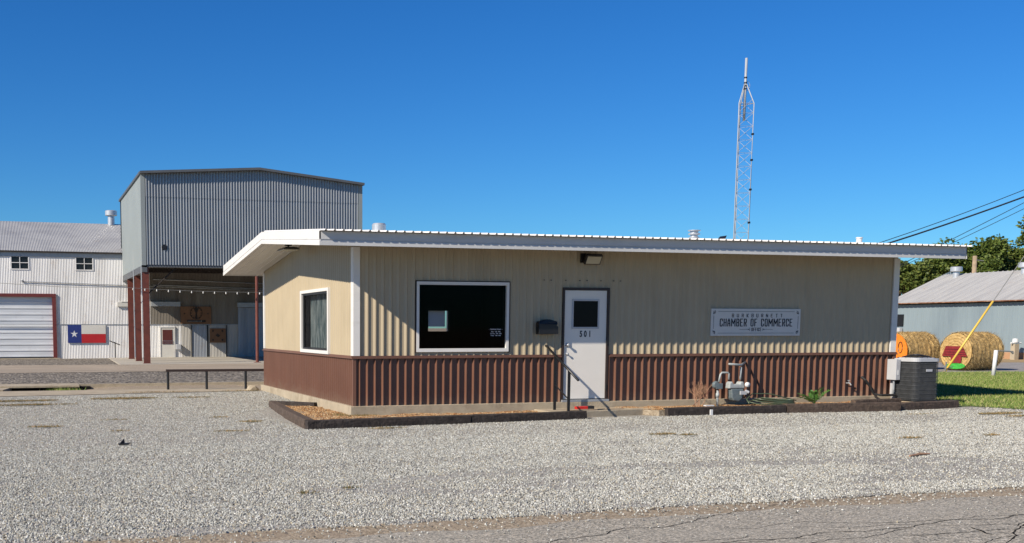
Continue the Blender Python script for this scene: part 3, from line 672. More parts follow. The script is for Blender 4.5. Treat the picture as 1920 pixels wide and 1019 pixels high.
GL = {'C': [[(1,.72),(1,.88),(.8,1),(.2,1),(0,.88),(0,.12),(.2,0),(.8,0),(1,.12),(1,.28)]], 'H': [[(0,0),(0,1)],[(1,0),(1,1)],[(0,.5),(1,.5)]],
 'A': [[(0,0),(.12,.7),(.5,1),(.88,.7),(1,0)],[(.05,.36),(.95,.36)]], 'M': [[(0,0),(0,1),(.5,.35),(1,1),(1,0)]], 'B': [[(0,.5),(.8,.5),(1,.62),(1,.88),(.8,1),(0,1),(0,0),(.8,0),(1,.12),(1,.38),(.8,.5)]],
 'E': [[(1,1),(0,1),(0,0),(1,0)],[(0,.52),(.75,.52)]], 'R': [[(0,0),(0,1),(.8,1),(1,.88),(1,.62),(.8,.48),(0,.48)],[(.6,.48),(1,0)]], 'O': [[(.2,0),(.8,0),(1,.12),(1,.88),(.8,1),(.2,1),(0,.88),(0,.12),(.2,0)]],
 'F': [[(1,1),(0,1),(0,0)],[(0,.52),(.75,.52)]], 'U': [[(0,1),(0,.12),(.2,0),(.8,0),(1,.12),(1,1)]], 'K': [[(0,0),(0,1)],[(1,1),(.1,.48),(1,0)]], 'N': [[(0,0),(0,1),(1,0),(1,1)]],
 'T': [[(0,1),(1,1)],[(.5,1),(.5,0)]], 'I': [[(.5,1),(.5,0)]]}
def condensed(word, x0, x1, zc, h, tk, gap, thing_):
    """heavy condensed capitals cut as thin strips, spread from x0 to x1"""
    wd = {'M': 1.45, 'I': .35, ' ': .75}; tot = sum(wd.get(c, 1) for c in word)+gap*(len(word)-1); u = (x1-x0)/tot; x = x0; mb = MB(); n = 0
    for c in word:
        w_ = wd.get(c, 1)*u
        for st in GL.get(c, []):
            for (ax, az), (bx_, bz) in zip(st, st[1:]):
                a = Vector((x+tk/2+ax*(w_-tk), 0, zc-h/2+tk/2+az*(h-tk))); b = Vector((x+tk/2+bx_*(w_-tk), 0, zc-h/2+tk/2+bz*(h-tk)))
                d = (b-a).normalized(); tt = tk*(1.0 if abs(d.z) > .3 else .72); nn = Vector((-d.z, 0, d.x))*tt/2; e = d*tk*.30; yy = yf-.0002-.0003*(n % 4); n += 1
                q = [a-e-nn, b+e-nn, b+e+nn, a-e+nn]; mb.prism([(p.x, yy, p.z) for p in q], (0, .0008, 0))
        x += w_+gap*u
    mb.build('lettering', M['signink'], thing_)
condensed('BURKBURNETT', 7.68, 8.84, 1.859, .074, .0125, 1.35, T)
condensed('CHAMBER OF COMMERCE', 7.41, 9.08, 1.722, .160, .0225, .24, T)
condensed('OFFICE', 8.135, 8.365, 1.588, .072, .0105, .35, T)
# mailbox
T = thing('mailbox', 'black wall mailbox with a peaked lid beside the door', 'mailbox', (3.7, -.06, 1.50))
mb = MB(); mb.prism([(3.50,-.17,1.50),(3.89,-.17,1.50),(3.89,-.17,1.64),(3.86,-.17,1.66),(3.86,-.17,1.72),(3.68,-.17,1.735),(3.50,-.17,1.72)], (0,.14,0)); mb.build('box', M['black'], T, bevel=.006)
mb = MB(); mb.prism([(3.492,-.185,1.68),(3.868,-.185,1.68),(3.868,-.16,1.735),(3.72,-.16,1.775),(3.64,-.16,1.775),(3.492,-.16,1.735)], (0,.10,0)); mb.build('lid', M['black'], T, bevel=.004)
mb = MB(); mb.tube([(3.58,-.176,1.60),(3.64,-.176,1.57),(3.68,-.178,1.56),(3.74,-.176,1.575),(3.80,-.176,1.60)], .004, 6); mb.build('relief', M['steelgrey'], T) if False else None
# flood lights
def floodlight(x, y, z, yaw, label):
    T = thing('flood_light', label, 'flood light', (x, y, z), 'flood lights on the office')
    rot = Matrix.Translation((x, y, z))@Matrix.Rotation(yaw, 4, 'Z')
    mb = MB(); mb.M = rot; mb.box(-.05,.05,-.06,.04,-.0,.05); mb.tube([(0,-.02,0),(0,-.08,-.05)], .02, 8); mb.build('bracket', M['black'], T)
    mb = MB(); mb.M = rot@Matrix.Translation((0,-.13,-.085))@Matrix.Rotation(R(-38), 4, 'X'); mb.box(-.155,.155,-.03,.035,-.085,.085); mb.build('housing', M['black'], T, bevel=.006)
    mb = MB(); mb.M = rot@Matrix.Translation((0,-.13,-.085))@Matrix.Rotation(R(-38), 4, 'X'); mb.box(-.135,.135,-.036,-.030,-.068,.068)
    mb.build('lens', M['lens'], T)
M['lens'] = mat('yellowed_lens', (.50,.46,.34), .25, var=.05)
T = thing('flood_light', 'square flood light over the door on the front wall', 'flood light', (4.55, 0, 2.88), 'flood lights on the office')
mb = MB(); mb.box(4.39,4.50,-.06,-.01,2.83,3.0); mb.tube([(4.47,-.05,2.93),(4.56,-.12,2.92)], .02, 8); mb.build('bracket', M['black'], T)
mb = MB(); mb.M = Matrix.Translation((4.575,-.16,2.885))@Matrix.Rotation(R(34),4,'X'); mb.box(-.165,.165,-.03,.04,-.095,.10); mb.build('housing', M['black'], T, bevel=.006)
mb = MB(); mb.M = Matrix.Translation((4.575,-.16,2.885))@Matrix.Rotation(R(34),4,'X'); mb.box(-.14,.14,-.037,-.0305,-.075,.078); mb.build('lens', M['lens'], T)
zz = soff(3.2)
T = thing('flood_light', 'dark flood light hanging under the gable overhang', 'flood light', (-.50, 3.0, zz), 'flood lights on the office')
mb = MB(); mb.box(-.56,-.44,2.94,3.06,zz-.05,zz+.005); mb.tube([(-.50,3,zz-.05),(-.50,3,zz-.09)], .02, 8); mb.build('bracket', M['black'], T)
mb = MB(); mb.prism([(-.62,2.70,zz-.09),(-.40,2.70,zz-.09),(-.34,2.64,zz-.135),(-.68,2.64,zz-.135)], (0,.62,0)); mb.build('housing', M['black'], T, bevel=.004)
mb = MB(); mb.box(-.66,-.36,2.68,3.22,zz-.148,zz-.136); mb.build('lens', M['lens'], T)
# small fixings on the front wall
for xx in (3.66,3.80,4.10,4.39,4.54,4.83,5.1,5.24):
    mb = MB(); mb.tube([(xx,-.0,2.50),(xx,-.028,2.50)], .009, 6); mb.build('screw', M['black'], B)
# hose bib and cable stub
T = thing('outdoor_tap', 'small brass tap poking out of the brown wainscot', 'tap', (10.45, -.04, .45))
mb = MB(); mb.tube([(10.45,-.03,.50),(10.45,-.14,.50),(10.45,-.18,.46)], .012, 8); mb.tube([(10.45,-.11,.50),(10.45,-.11,.55)], .008, 6); mb.build('spout', M['silver'], T)
mb = MB(); mb.tube([(10.45,-.11,.55),(10.45,-.11,.56)], .028, 12); mb.build('handle', M['silver'], T)
mb = MB(); mb.tube([(10.82,-.03,.62),(10.86,-.10,.56),(10.97,-.12,.42),(11.05,-.14,.27),(11.16,-.22,.25),(11.5,-.25,.25)], .024, 10)
tag(mb.build('insulated_pipe', M['rubber'], None), 'black insulated line bending down from the wainscot', 'pipe')

# ------------------------------------------------------------------ step, handrail, mat items
mb = MB(); mb.prism([(3.45,-.93,-.05),(5.62,-.62,-.05),(6.15,-.34,-.05),(5.25,-.102,-.05),(3.45,-.102,-.05)], (0,0,.165))
tag(mb.build('door_step', M['concrete'], None, bevel=.01), 'low concrete step slab below the white door', 'step')
T = thing('handrail', 'black pipe handrail sloping down beside the door step', 'handrail', (3.72, -.7, .11))
mb = MB(); mb.tube([(3.72,.0,1.295),(3.72,-1.30,.70)], .021, 12); mb.tube([(3.72,.0,1.295),(3.72,-.02,1.27)], .02, 10); mb.build('top_rail', M['black'], T, smooth=True)
mb = MB(); mb.tube([(3.72,-.41,.575),(3.72,-.95,.345)], .012, 8); mb.build('lower_rail', M['black'], T)
for yy, zt in ((-.41, 1.10), (-.955, .86)):
    mb = MB(); mb.box(3.70,3.74,yy-.02,yy+.02,.10,zt); mb.build('post', M['black'], T)
T = thing('scrub_brush', 'red and black block lying on the door step', 'brush', (4.27, -.42, .115))
mb = MB(); mb.box(4.13,4.36,-.50,-.40,.117,.175); mb.build('red_block', M['batred'], T, bevel=.008)
mb = MB(); mb.box(4.362,4.49,-.50,-.39,.117,.18); mb.build('black_end', M['rubber'], T, bevel=.008)
mb = MB(); mb.tube([(3.85,-.62,.123),(5.05,-.60,.123)], .012, 6); mb.tube([(3.8,-.75,.123),(4.7,-.52,.123)], .009, 6)
tag(mb.build('wooden_stick', M['polewood'], None), 'thin orange-brown sticks lying on the door step', 'stick')
# ------------------------------------------------------------------ landscape timbers
def timber(p0, p1, zt, m, label, w=.17, h=.2):
    mb = MB(); p0 = Vector((*p0, zt)); p1 = Vector((*p1, zt)); n = max(2, int((p1-p0).length/.12))
    d = (p1-p0).normalized(); u = Vector((-d.y, d.x, 0)); rings = []
    for i in range(n+1):
        c = p0+(p1-p0)*i/n; s = p0.x*3
        def jj(k): return 1+.10*noise.noise(Vector((i*.45, k*3.3, s)))
        a = w/2
        prof = [(-a*jj(1), -h), (-a*jj(2), -h*.3), (-a*.92*jj(3), -.012), (-a*.80, .008*(jj(8)-1)*6), (a*.80, .008*(jj(9)-1)*6), (a*.92*jj(4), -.012), (a*jj(5), -h*.3), (a*jj(6), -h)]
        rings.append([c+u*q[0]+Vector((0,0,q[1]+.05*(jj(7)-1))) for q in prof])
    k = 8; vs = [q for r_ in rings for q in r_]; fs = []
    for i in range(n):
        for j in range(k): fs.append((i*k+j, i*k+(j+1) % k, (i+1)*k+(j+1) % k, (i+1)*k+j))
    fs.append(list(range(k))); fs.append([n*k+j for j in range(k)][::-1]); mb.add(vs, fs)
    return tag(mb.build('landscape_timber', m, None), label, 'timber', 'timbers edging the beds')
timber((-.80,2.88), (-.13,2.27), .15, M['timber'], 'short dark timber closing the bed against the side foundation')
timber((-.84,3.0), (-1.06,.65), .15, M['timber2'], 'grey-brown timber on the left bed edge, nearer the rear')
timber((-1.08,.6), (-1.25,-1.66), .15, M['timber2'], 'worn brown timber on the left bed edge, meeting the front corner')
timber((-1.32,-1.70), (1.62,-1.36), .14, M['timber'], 'long dark timber in front of the picture window corner', w=.19)
timber((1.64,-1.36), (3.98,-1.06), .14, M['timber'], 'dark timber ending at the handrail')
timber((5.72,-.93), (8.30,-.90), .15, M['timber'], 'nearly black timber in front of the gas meter')
timber((8.33,-.90), (10.78,-1.10), .17, M['timber2'], 'brown timber in front of the coiled hose')
timber((10.80,-1.02), (12.55,-.72), .15, M['timber2'], 'reddish brown timber in front of the air conditioner')
timber((10.1,-.66), (11.35,-.50), .20, M['timber2'], 'split brown timber lying behind the edging by the air conditioner', w=.13, h=.1)
# ------------------------------------------------------------------ gas meter
T = thing('gas_meter', 'grey gas meter on pipes against the brown wainscot', 'gas meter', (7.6, -.35, .11))
yy = -.30
mb = MB(); mb.tube([(7.25,yy,.05),(7.25,yy,.42)], .022, 10); mb.tube([(7.25,yy,.28),(7.25,yy,.36)], .034, 10); mb.tube([(7.27,yy,.58),(7.30,yy,.72),(7.33,yy,.755),(7.46,yy,.755),(7.49,yy,.73),(7.49,yy,.62)], .019, 10); mb.build('inlet_pipe', M['meterpipe'], T, smooth=True)
mb = MB(); mb.tube([(7.75,yy,.62),(7.755,yy,.86)], .022, 10); mb.tube([(7.40,yy-.12,.925),(7.755,yy,.90),(8.05,-.02,.945)], .021, 10); mb.build('outlet_pipe', M['meterpipe'], T, smooth=True)
mb = MB(); mb.M = Matrix.Translation((7.20,yy,.52))@Matrix.Rotation(R(90),4,'X'); mb.lathe([(0,-.05),(.06,-.045),(.075,-.01),(.075,.01),(.06,.045),(0,.05)], (0,0,0), 20); mb.M = None
mb.box(7.19,7.33,yy-.05,yy+.05,.44,.55); mb.build('regulator', M['meter'], T, bevel=.008)
mb = MB(); mb.prism([(7.53,yy-.07,.27),(7.57,yy-.07,.21),(7.70,yy-.07,.19),(7.77,yy-.07,.26),(7.79,yy-.07,.44),(7.51,yy-.07,.44)], (0,.15,0)); mb.build('meter_body', M['meter'], T, bevel=.02)
mb = MB(); mb.prism([(7.46,yy-.07,.445),(7.82,yy-.07,.445),(7.80,yy-.07,.52),(7.78,yy-.07,.58),(7.72,yy-.07,.58),(7.70,yy-.07,.53),(7.56,yy-.07,.53),(7.53,yy-.07,.59),(7.47,yy-.07,.56)], (0,.15,0)); mb.build('meter_head', M['meterpipe'], T, bevel=.02)
mb = MB(); mb.M = Matrix.Translation((7.84,yy-.11,.52))@Matrix.Rotation(R(90),4,'X'); mb.lathe([(0,.03),(.042,.026),(.05,0),(.05,-.02)], (0,0,0), 20); mb.M = None; mb.build('meter_dial', M['whitepipe'], T, smooth=True)
mb = MB(); mb.box(7.68,7.82,yy-.12,yy-.095,.33,.40); mb.tube([(7.8,yy-.1,.40),(7.86,yy-.12,.37)], .03, 8); mb.build('index_cover', M['acgrey'], T)
mb = MB(); mb.tube([(6.78,-.2,.12),(7.18,-.28,.47)], .006, 6); tag(mb.build('stake_rod', M['redsteel'], None), 'thin rust-coloured rod leaning toward the gas meter', 'rod')
# dry bush
def dry_bush():
    mb = MB()
    def br(p, d, ln, r, depth):
        q = p+d*ln; mb.tube([p, (p+q)/2+Vector((random.uniform(-1,1), random.uniform(-1,1), 0))*ln*.08, q], [r, r*.8, r*.6], 4, cap=False)
        if depth == 0: return
        for _ in range(3):
            e = (d+Vector((random.uniform(-.8,.8), random.uniform(-.8,.8), random.uniform(-.1,.6)))).normalized(); br(p+d*ln*random.uniform(.45, 1), e, ln*.62, r*.6, depth-1)
    for k in range(6): br(Vector((6.72+random.uniform(-.05,.05), -.45+random.uniform(-.04,.04), .1)), Vector((random.uniform(-.35,.35), random.uniform(-.3,.3), 1)).normalized(), .27, .008, 3)
    return mb
tag(dry_bush().build('dry_shrub', M['twig'], None), 'leafless tan twiggy shrub left of the gas meter', 'shrub')
# green leafy plant
def pinnate(name, label, x, y, z, n, ln):
    T = thing(name, label, 'plant', (x, y, z)); ms = MB(); ml = MB()
    for k in range(n):
        a = random.uniform(0, 6.28); d = Vector((math.cos(a)*.8, math.sin(a)*.4, random.uniform(.5, 1.3))).normalized(); L = ln*random.uniform(.6, 1.1)
        pts = [Vector((x, y, z))+d*L*t+Vector((0,0,-.35*L*t*t)) for t in (0,.25,.5,.75,1)]
        ms.tube(pts, .006, 5)
        for t in np.linspace(.2, 1, 9):
            c = Vector((x, y, z))+d*L*t+Vector((0,0,-.35*L*t*t)); side = d.cross(Vector((0,0,1))).normalized()
            for s in (-1, 1):
                tip = c+side*s*.095*(1.15-t*.5)+d*.05+Vector((0,0,-.015)); wd = d*.011
                ml.add([c, (c+tip)/2+wd, tip, (c+tip)/2-wd], [(0,1,2,3)])
    ms.build('stem', M['leafgreen'], T); ml.build('leaves', M['leafgreen'], T)
M['leafgreen'] = mat('fresh_green_leaf', (.075,.19,.03), .5, var=.4, vscale=12)
pinnate('leafy_plant', 'bright green leafy seedling growing behind the brown timber', 9.28, -.55, .13, 11, .50)
# coiled hose
mb = MB()
for k in range(4):
    pts = []
    for i in range(41):
        a = 6.283*i/40; pts.append((8.30+(.50-.05*k)*math.cos(a)+.04*k, -.55+(.20-.012*k)*math.sin(a), .155+.022*k+.05*max(0, math.cos(a-2.4-.3*k))))
    mb.tube(pts, .011, 7, cap=False)
mb.tube([(8.9,-.5,.2),(8.4,-.35,.33),(8.0,-.35,.34),(7.8,-.45,.24),(7.75,-.6,.17)], .011, 7)
T = tag(mb.build('garden_hose', M['greenhose'], None, smooth=True), 'green garden hose coiled against the foundation', 'hose')
mb = MB(); mb.box(6.56,6.61,-1.10,-1.075,-.02,.11); tag(mb.build('marker_stake', M['whitepipe'], None), 'small white stake standing before the black timber', 'stake')
mb = MB(); mb.box(6.62,6.80,-.86,-.78,.155,.175); tag(mb.build('valve_cover', M['whitepipe'], None), 'white plastic strip lying on the black timber', 'cover')
# ------------------------------------------------------------------ air conditioner
T = thing('air_conditioner', 'black-grilled grey air conditioner unit at the building corner', 'air conditioner', (11.85, -.38, .12))
ax0, ax1, ay0, ay1, az0, az1 = 11.53, 12.17, -.70, -.06, .14, 1.0
def rrect(x0, x1, y0, y1, r, n=5):
    pts = []
    for cx, cy, a0 in ((x1-r,y0+r,-90),(x1-r,y1-r,0),(x0+r,y1-r,90),(x0+r,y0+r,180)):
        for i in range(n+1): a = R(a0+90*i/n); pts.append((cx+r*math.cos(a), cy+r*math.sin(a)))
    return pts
def rprism(mb, x0, x1, y0, y1, r, z0, z1): mb.prism([(x, y, z0) for x, y in rrect(x0, x1, y0, y1, r)], (0,0,z1-z0))
mb = MB(); rprism(mb, ax0-.04, ax1+.08, ay0-.05, ay1-.01, .02, .02, .135); mb.build('pad', M['concrete'], T)
mb = MB(); rprism(mb, ax0+.03, ax1-.03, ay0+.03, ay1-.03, .10, az0+.02, az1-.06); mb.build('coil', M['coil'], T)
mb = MB()
for i in range(9):
    z = az0+.06+i*.087; pp = rrect(ax0+.006, ax1-.006, ay0+.006, ay1-.006, .11, 6); pp.append(pp[0]); mb.tube([(x, y, z) for x, y in pp], .0035, 5, cap=False)
pp = rrect(ax0+.01, ax1-.01, ay0+.01, ay1-.01, .11, 6)
def walk(pts, step):
    out = []; pts = pts+[pts[0]]; acc = 0
    for a, b in zip(pts, pts[1:]):
        a = Vector(a); b = Vector(b); l = (b-a).length; t = (step-acc) if acc else 0
        while t < l: out.append(a+(b-a)*t/l); t += step
        acc = (l-(t-step))
    return out
for q in walk(pp, .022): mb.box(q.x-.002, q.x+.002, q.y-.002, q.y+.002, az0+.02, az1-.05)
mb.build('grille', M['acblack'], T)
mb = MB(); rprism(mb, ax0-.005, ax1+.005, ay0-.005, ay1+.005, .12, az1-.06, az1-.0); rprism(mb, ax0+.05, ax1-.05, ay0+.05, ay1-.05, .12, az1, az1+.015); mb.build('top_panel', M['acgrey'], T)
mb = MB(); rprism(mb, ax0, ax1, ay0, ay1, .12, az0-.02, az0+.02); mb.build('base_pan', M['black'], T)
mb = MB(); cx, cy = (ax0+ax1)/2, (ay0+ay1)/2
for r_ in (.27,.22,.17,.12): mb.tube([(cx+r_*math.cos(a), cy+r_*math.sin(a), az1+.03+.05*(1-(r_/.27)**2)) for a in np.linspace(0, 6.283, 33)], .005, 5, cap=False)
for k in range(16):
    a = k*6.283/16; mb.tube([(cx+.28*math.cos(a), cy+.28*math.sin(a), az1+.012), (cx+.26*math.cos(a), cy+.26*math.sin(a), az1+.035), (cx+.06*math.cos(a), cy+.06*math.sin(a), az1+.08)], .004, 4)
mb.lathe([(0,.085),(.10,.08),(.11,.06),(0,.05)], (cx, cy, az1), 16)
mb.build('fan_guard', M['black'], T)
mb = MB(); mb.box(ax0-.012, ax0+.03, ay1-.10, ay1-.055, az0, az1-.06); mb.box(ax0-.012, ax0+.03, ay1-.05, ay1, az0, az1-.06); mb.build('corner_post', M['acgrey'], T)
mb = MB(); mb.box(ax0-.12, ax0-.013, ay1-.26, ay1-.01, az0+.42, az1-.02); bx = mb.build('control_box', M['acgrey'], T, bevel=.005)
mb = MB(); mb.box(ax0-.09, ax0-.045, ay1-.264, ay1-.261, az0+.52, az0+.62); mb.build('sticker', M['whitepipe'], bx)
mb = MB(); mb.tube([(ax0-.06,ay1-.15,az0+.42),(ax0-.06,ay1-.15,az0+.22),(ax0-.04,ay1-.1,az0+.0)], .02, 8); mb.build('conduit', M['steelgrey'], T)
mb = MB(); mb.box(11.80, 11.95, ay0-.004, ay0+.004, az0+.60, az0+.65); mb.build('nameplate', M['acgrey'], T)

# ------------------------------------------------------------------ lattice antenna tower
T = thing('antenna_tower', 'slim galvanised lattice antenna tower rising behind the office roof', 'tower', (13.58, 8.1, .1))
M['tower'] = mat('tower_steel', (.38,.41,.44), .5, metal=.0, var=.08)
c0 = Vector((13.56, 8.1, .1)); rt = .245
def leg(k, z):
    a = R(200+120*k); f = 1
    if z > 7.75: f = max(.12, 1-(z-7.75)/.62)
    lean = (z/9)*.045
    return Vector((c0.x+lean+rt*f*math.cos(a), c0.y+rt*f*math.sin(a), z))
for k in range(3):
    mb = MB(); mb.tube([leg(k, z) for z in (.1, 3, 5.3, 7.75, 8.28)], .014, 8); mb.build('leg', M['tower'], T, smooth=True)
mb = MB(); z = .3; k2 = 0
while z < 7.7:
    for k in range(3):
        mb.tube([leg(k, z), leg((k+1) % 3, z)], .0038, 5); mb.tube([leg((k+k2) % 3, z) if True else None, leg((k+k2+1) % 3, z+.36)], .0055, 5)
    z += .36; k2 = 0
for k in range(3): mb.tube([leg(k, 7.75), leg((k+1) % 3, 7.75)], .007, 5)
mb.build('lattice', M['tower'], T)
mb = MB(); mb.tube([(c0.x+.04,8.1,7.3),(c0.x+.05,8.1,8.98)], .034, 12); mb.build('mast', M['tower'], T, smooth=True)
for z in (8.14, 8.22, 8.30, 8.44): mb = MB(); mb.tube([(c0.x+.045,8.1,z),(c0.x+.045,8.1,z+.035)], .043, 12); mb.build('clamp', M['black'], T)
for z in (4.5,5.4,6.2,6.9): mb = MB(); mb.box(leg(1,z).x-.025, leg(1,z).x+.025, leg(1,z).y-.03, leg(1,z).y+.03, z, z+.05); mb.build('clamp', M['black'], T)
mb = MB(); mb.tube([(c0.x+.09+.10*math.sin(t), 8.1, 8.24+.13*math.cos(t)) for t in np.linspace(-.3, 3.6, 14)], .006, 5); mb.build('cable_loop', M['tower'], T)

# ------------------------------------------------------------------ left warehouse
SA = R(1.5); SO = Vector((.894, 37.868, 0)); SU = Vector((math.cos(SA), math.sin(SA), 0)); SN = Vector((math.sin(SA), -math.cos(SA), 0))
MS = Matrix(((SU.x, -SN.x, 0, SO.x), (SU.y, -SN.y, 0, SO.y), (0, 0, 1, 0), (0, 0, 0, 1)))   # local x=along wall, y=into building, z=up
S = thing('corrugated_warehouse', 'old white corrugated iron warehouse with a red-framed roller door', 'warehouse', (SO.x, SO.y, .05))
mb = MB(); SP = sine(.076, .013, 6)
op = [(-9.2,-5.10,0,3.22), (-7.12,-6.30,4.48,5.06), (-4.06,-3.24,4.48,5.06), (-10.2,-9.4,4.48,5.06)]
panel(mb, SO, SU, SN, -16, 1.1, .05, 1.80, SP, .076, op); panel(mb, SO+SN*.012, SU, SN, -16, -.45, 1.78, 5.10, SP, .076, op)
mb.build('wall', M['shedwall'], S)
mb = MB(); panel(mb, SO, SU, SN, 1.1, 9, .05, 1.80, SP, .076, op); mb.build('shaded_wall_sheets', M['shadewall'], S)  # darker copy of the wall tone, painting in the shade under the canopy
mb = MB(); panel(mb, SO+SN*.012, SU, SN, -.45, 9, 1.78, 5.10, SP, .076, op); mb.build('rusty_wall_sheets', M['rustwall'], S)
mb = MB(); mb.M = MS
mb.box(-16,9,.25,11.2,.0,5.1); mb.build('wall_backing', M['interior'], S)
mb = MB(); mb.M = MS; RP = sine(.076, .018, 6)
us = []; u = -16
while u < 9:
    for a, dd in RP[:-1]: us.append((u+a, dd))
    u += .076
us.append((9, 0))
def rz(y): return 5.33+(y+.18)*(7.25-5.33)/5.78 if y < 5.6 else 7.25-(y-5.6)*(7.25-5.33)/5.78
for (ya, yb) in ((-.18, 2.7), (2.72, 5.6), (5.6, 11.4)):
    o_ = 0 if ya < 2 else -.012
    for (a, da), (b, db) in zip(us, us[1:]):
        mb.add([(a,ya,rz(ya)+da+o_),(b,ya,rz(ya)+db+o_),(b,yb,rz(yb)+db+o_),(a,yb,rz(yb)+da+o_)], [(0,1,2,3)])
SR = mb.build('roof', M['shedroof'], S)
mb = MB(); mb.M = MS; mb.box(-16,9,-.17,-.13,5.27,5.325); mb.build('eave_edge', M['timber'], S)
mb = MB(); mb.M = MS; mb.box(-16,9,-.055,.0,5.07,5.27)
for k in range(12): mb.box(-16+k*2.1,-15.98+k*2.1,-.06,-.055,5.07,5.27)
mb.build('eave_board', M['steelgrey'], S)
def ventcap(c, s, parent, nm='vent'):
    mb = MB(); mb.lathe([(0,.50*s),(.27*s,.50*s),(.32*s,.47*s),(.32*s,.24*s),(.30*s,.22*s),(.18*s,.215*s),(.185*s,-.3*s)], c, 26); return mb.build(nm, M['silver'], parent)
ventcap((-.99,43.3,7.46), 1.0, SR)
ventcap((-.99+13,45.0,7.6), .9, SR) if False else None
for a, b in ((-7.12,-6.30),(-4.06,-3.24),(-10.2,-9.4)):
    mb = MB(); mb.M = MS; z0, z1 = 4.48, 5.06
    for q in ((a-.03,b+.03,z0-.05,z0),(a-.03,a+.02,z0,z1),(b-.02,b+.03,z0,z1),((a+b)/2-.015,(a+b)/2+.015,z0,z1),(a+.02,b-.02,(z0+z1)/2-.015,(z0+z1)/2+.015)): mb.box(q[0],q[1],-.045,.0,q[2],q[3])
    W_ = mb.build('window', M['shedwall'], S); mb = MB(); mb.M = MS; mb.box(a,b,-.004,.01,z0,z1)
    mb.build('panes', mat('dark_shed_glass', (.012,.014,.014), .3, var=.3, vscale=4) if 'dsg' not in M else M['dsg'], W_)
# roller door
mb = MB(); mb.M = MS
prof = []
z = .18
while z < 3.10:
    for dz, dy in ((0,0),(.015,-.016),(.05,-.016),(.065,0),(.10,0),(.115,.008),(.28,.008),(.292,0)): prof.append((min(3.12, z+dz), .10+dy))
    z += .295
prof.append((3.12, .10))
for (za, ya), (zb, yb) in zip(prof, prof[1:]):
    if zb-za > 1e-5: mb.add([(-9.0,ya,za),(-5.24,ya,za),(-5.24,yb,zb),(-9.0,yb,zb)], [(0,1,2,3)])
RD = mb.build('roller_door', M['sheddoor'], S)
mb = MB(); mb.M = MS; mb.box(-5.24,-5.06,-.09,.12,.05,3.22); mb.box(-9.3,-5.06,-.10,.12,3.122,3.28); mb.box(-9.3,-9.02,-.09,.12,.05,3.12); mb.build('door_frame', M['redpaint'], RD)
mb = MB(); mb.M = MS; mb.box(-9.0,-5.24,.02,.10,.05,.18); mb.build('door_sill', M['black'], RD)
# personnel door with red-brown panel
mb = MB(); mb.M = MS; mb.box(.06,.72,-.05,.0,.12,1.62); PD = mb.build('narrow_door', M['flagwhite'], S)
mb = MB(); mb.M = MS; mb.box(.0,.05,-.07,.0,.1,1.68); mb.box(.73,.78,-.07,.0,.1,1.68); mb.box(.0,.78,-.072,.0,1.63,1.69); mb.build('door_frame', M['shedwall'], PD)
mb = MB(); mb.M = MS; mb.box(.14,.64,-.065,-.051,.98,1.52)
for zz in (.80,.86,.92): mb.box(.12,.66,-.075,-.051,zz,zz+.035)
mb.build('louvred_panel', M['doorbrown'], PD)
mb = MB(); mb.M = MS; mb.box(.80,1.05,-.20,-.0,.52,.79); mb.build('electrical_box', M['acgrey'], S, bevel=.01)
# sliding doors
for a, b in ((1.62,2.42),(2.46,3.43)):
    mb = MB(); panel(mb, SO+SN*.07, SU, SN, a, b, .13, 1.74, SP, .076); D1 = mb.build('sheet_door', M['slidedoor'] if a < 2 else M['shadewall'], S)
    for q in ((a-.02,a+.02,.12,1.76),(b-.02,b+.02,.12,1.76)): mb = MB(); mb.M = MS; mb.box(q[0],q[1],-.11,-.06,q[2],q[3]); mb.build('door_edge', M['black'], D1)
mb = MB(); panel(mb, SO+SN*.05, SU, SN, 4.05, 6.6, .13, 2.66, SP, .076); mb.build('sliding_door', M['slidedoor'], S)
for a, b, z in ((-.42,1.05,2.70),(4.0,6.8,2.68)):
    mb = MB(); mb.M = MS; mb.box(a,b,-.20,.0,z,z+.23); mb.build('track_cover', M['steelgrey'], S)
mb = MB(); mb.M = MS; mb.box(-2.1,-1.2,-.12,.0,2.68,2.9); mb.box(-1.9,-1.3,-.14,.0,2.90,2.93); mb.build('lamp_shelf', M['flagwhite'], S)
mb = MB(); mb.M = MS; mb.tube([(-6.6,-.06,3.86),(-5,-.06,3.82),(7,-.06,3.50)], .02, 6); mb.tube([(-6.6,-.06,3.86),(-6.65,-.06,3.92)], .05, 8); mb.build('conduit', M['steelgrey'], S)
mb = MB(); mb.M = MS
for zz in (3.62, 3.90): mb.tube([(-.3,-.05,zz+.15),(8,-.05,zz-.06)], .03, 6)
mb.build('pipe', M['steelgrey'], S)
mb = MB(); mb.M = MS; mb.box(-16,9,-.035,.0,1.775,1.80); mb.build('girt', M['steelgrey'], S)
# flag painted board
def loc(u, y, z): return MS@Vector((u, y, z))
T = thing('flag_board', 'painted flag board with one white star on blue, white and red', 'flag sign', loc(-3.6,-.06,.87))
mb = MB(); mb.M = MS; mb.box(-4.54,-2.69,-.06,-.03,.87,1.76); mb.build('board', M['steelgrey'], T)
mb = MB(); mb.M = MS; mb.box(-4.54,-3.87,-.068,-.061,.87,1.76); mb.build('blue_field', M['flagblue'], T)
mb = MB(); mb.M = MS; mb.box(-3.87,-2.69,-.068,-.061,1.315,1.76); mb.build('white_stripe', M['flagwhite'], T)
mb = MB(); mb.M = MS; mb.box(-3.87,-2.69,-.068,-.061,.87,1.315); mb.build('red_stripe', M['flagred'], T)
mb = MB(); mb.M = MS; pts = []
for i in range(10):
    r_ = .185 if i % 2 == 0 else .071; a = math.pi/2+i*math.pi/5; pts.append((-4.22+r_*math.cos(a), -.073, 1.31+r_*math.sin(a)))
cen = (-4.22, -.073, 1.31)
for i in range(10): mb.add([cen, pts[i], pts[(i+1) % 10]], [(0,1,2)])
mb.build('star', M['whitepipe'], T)
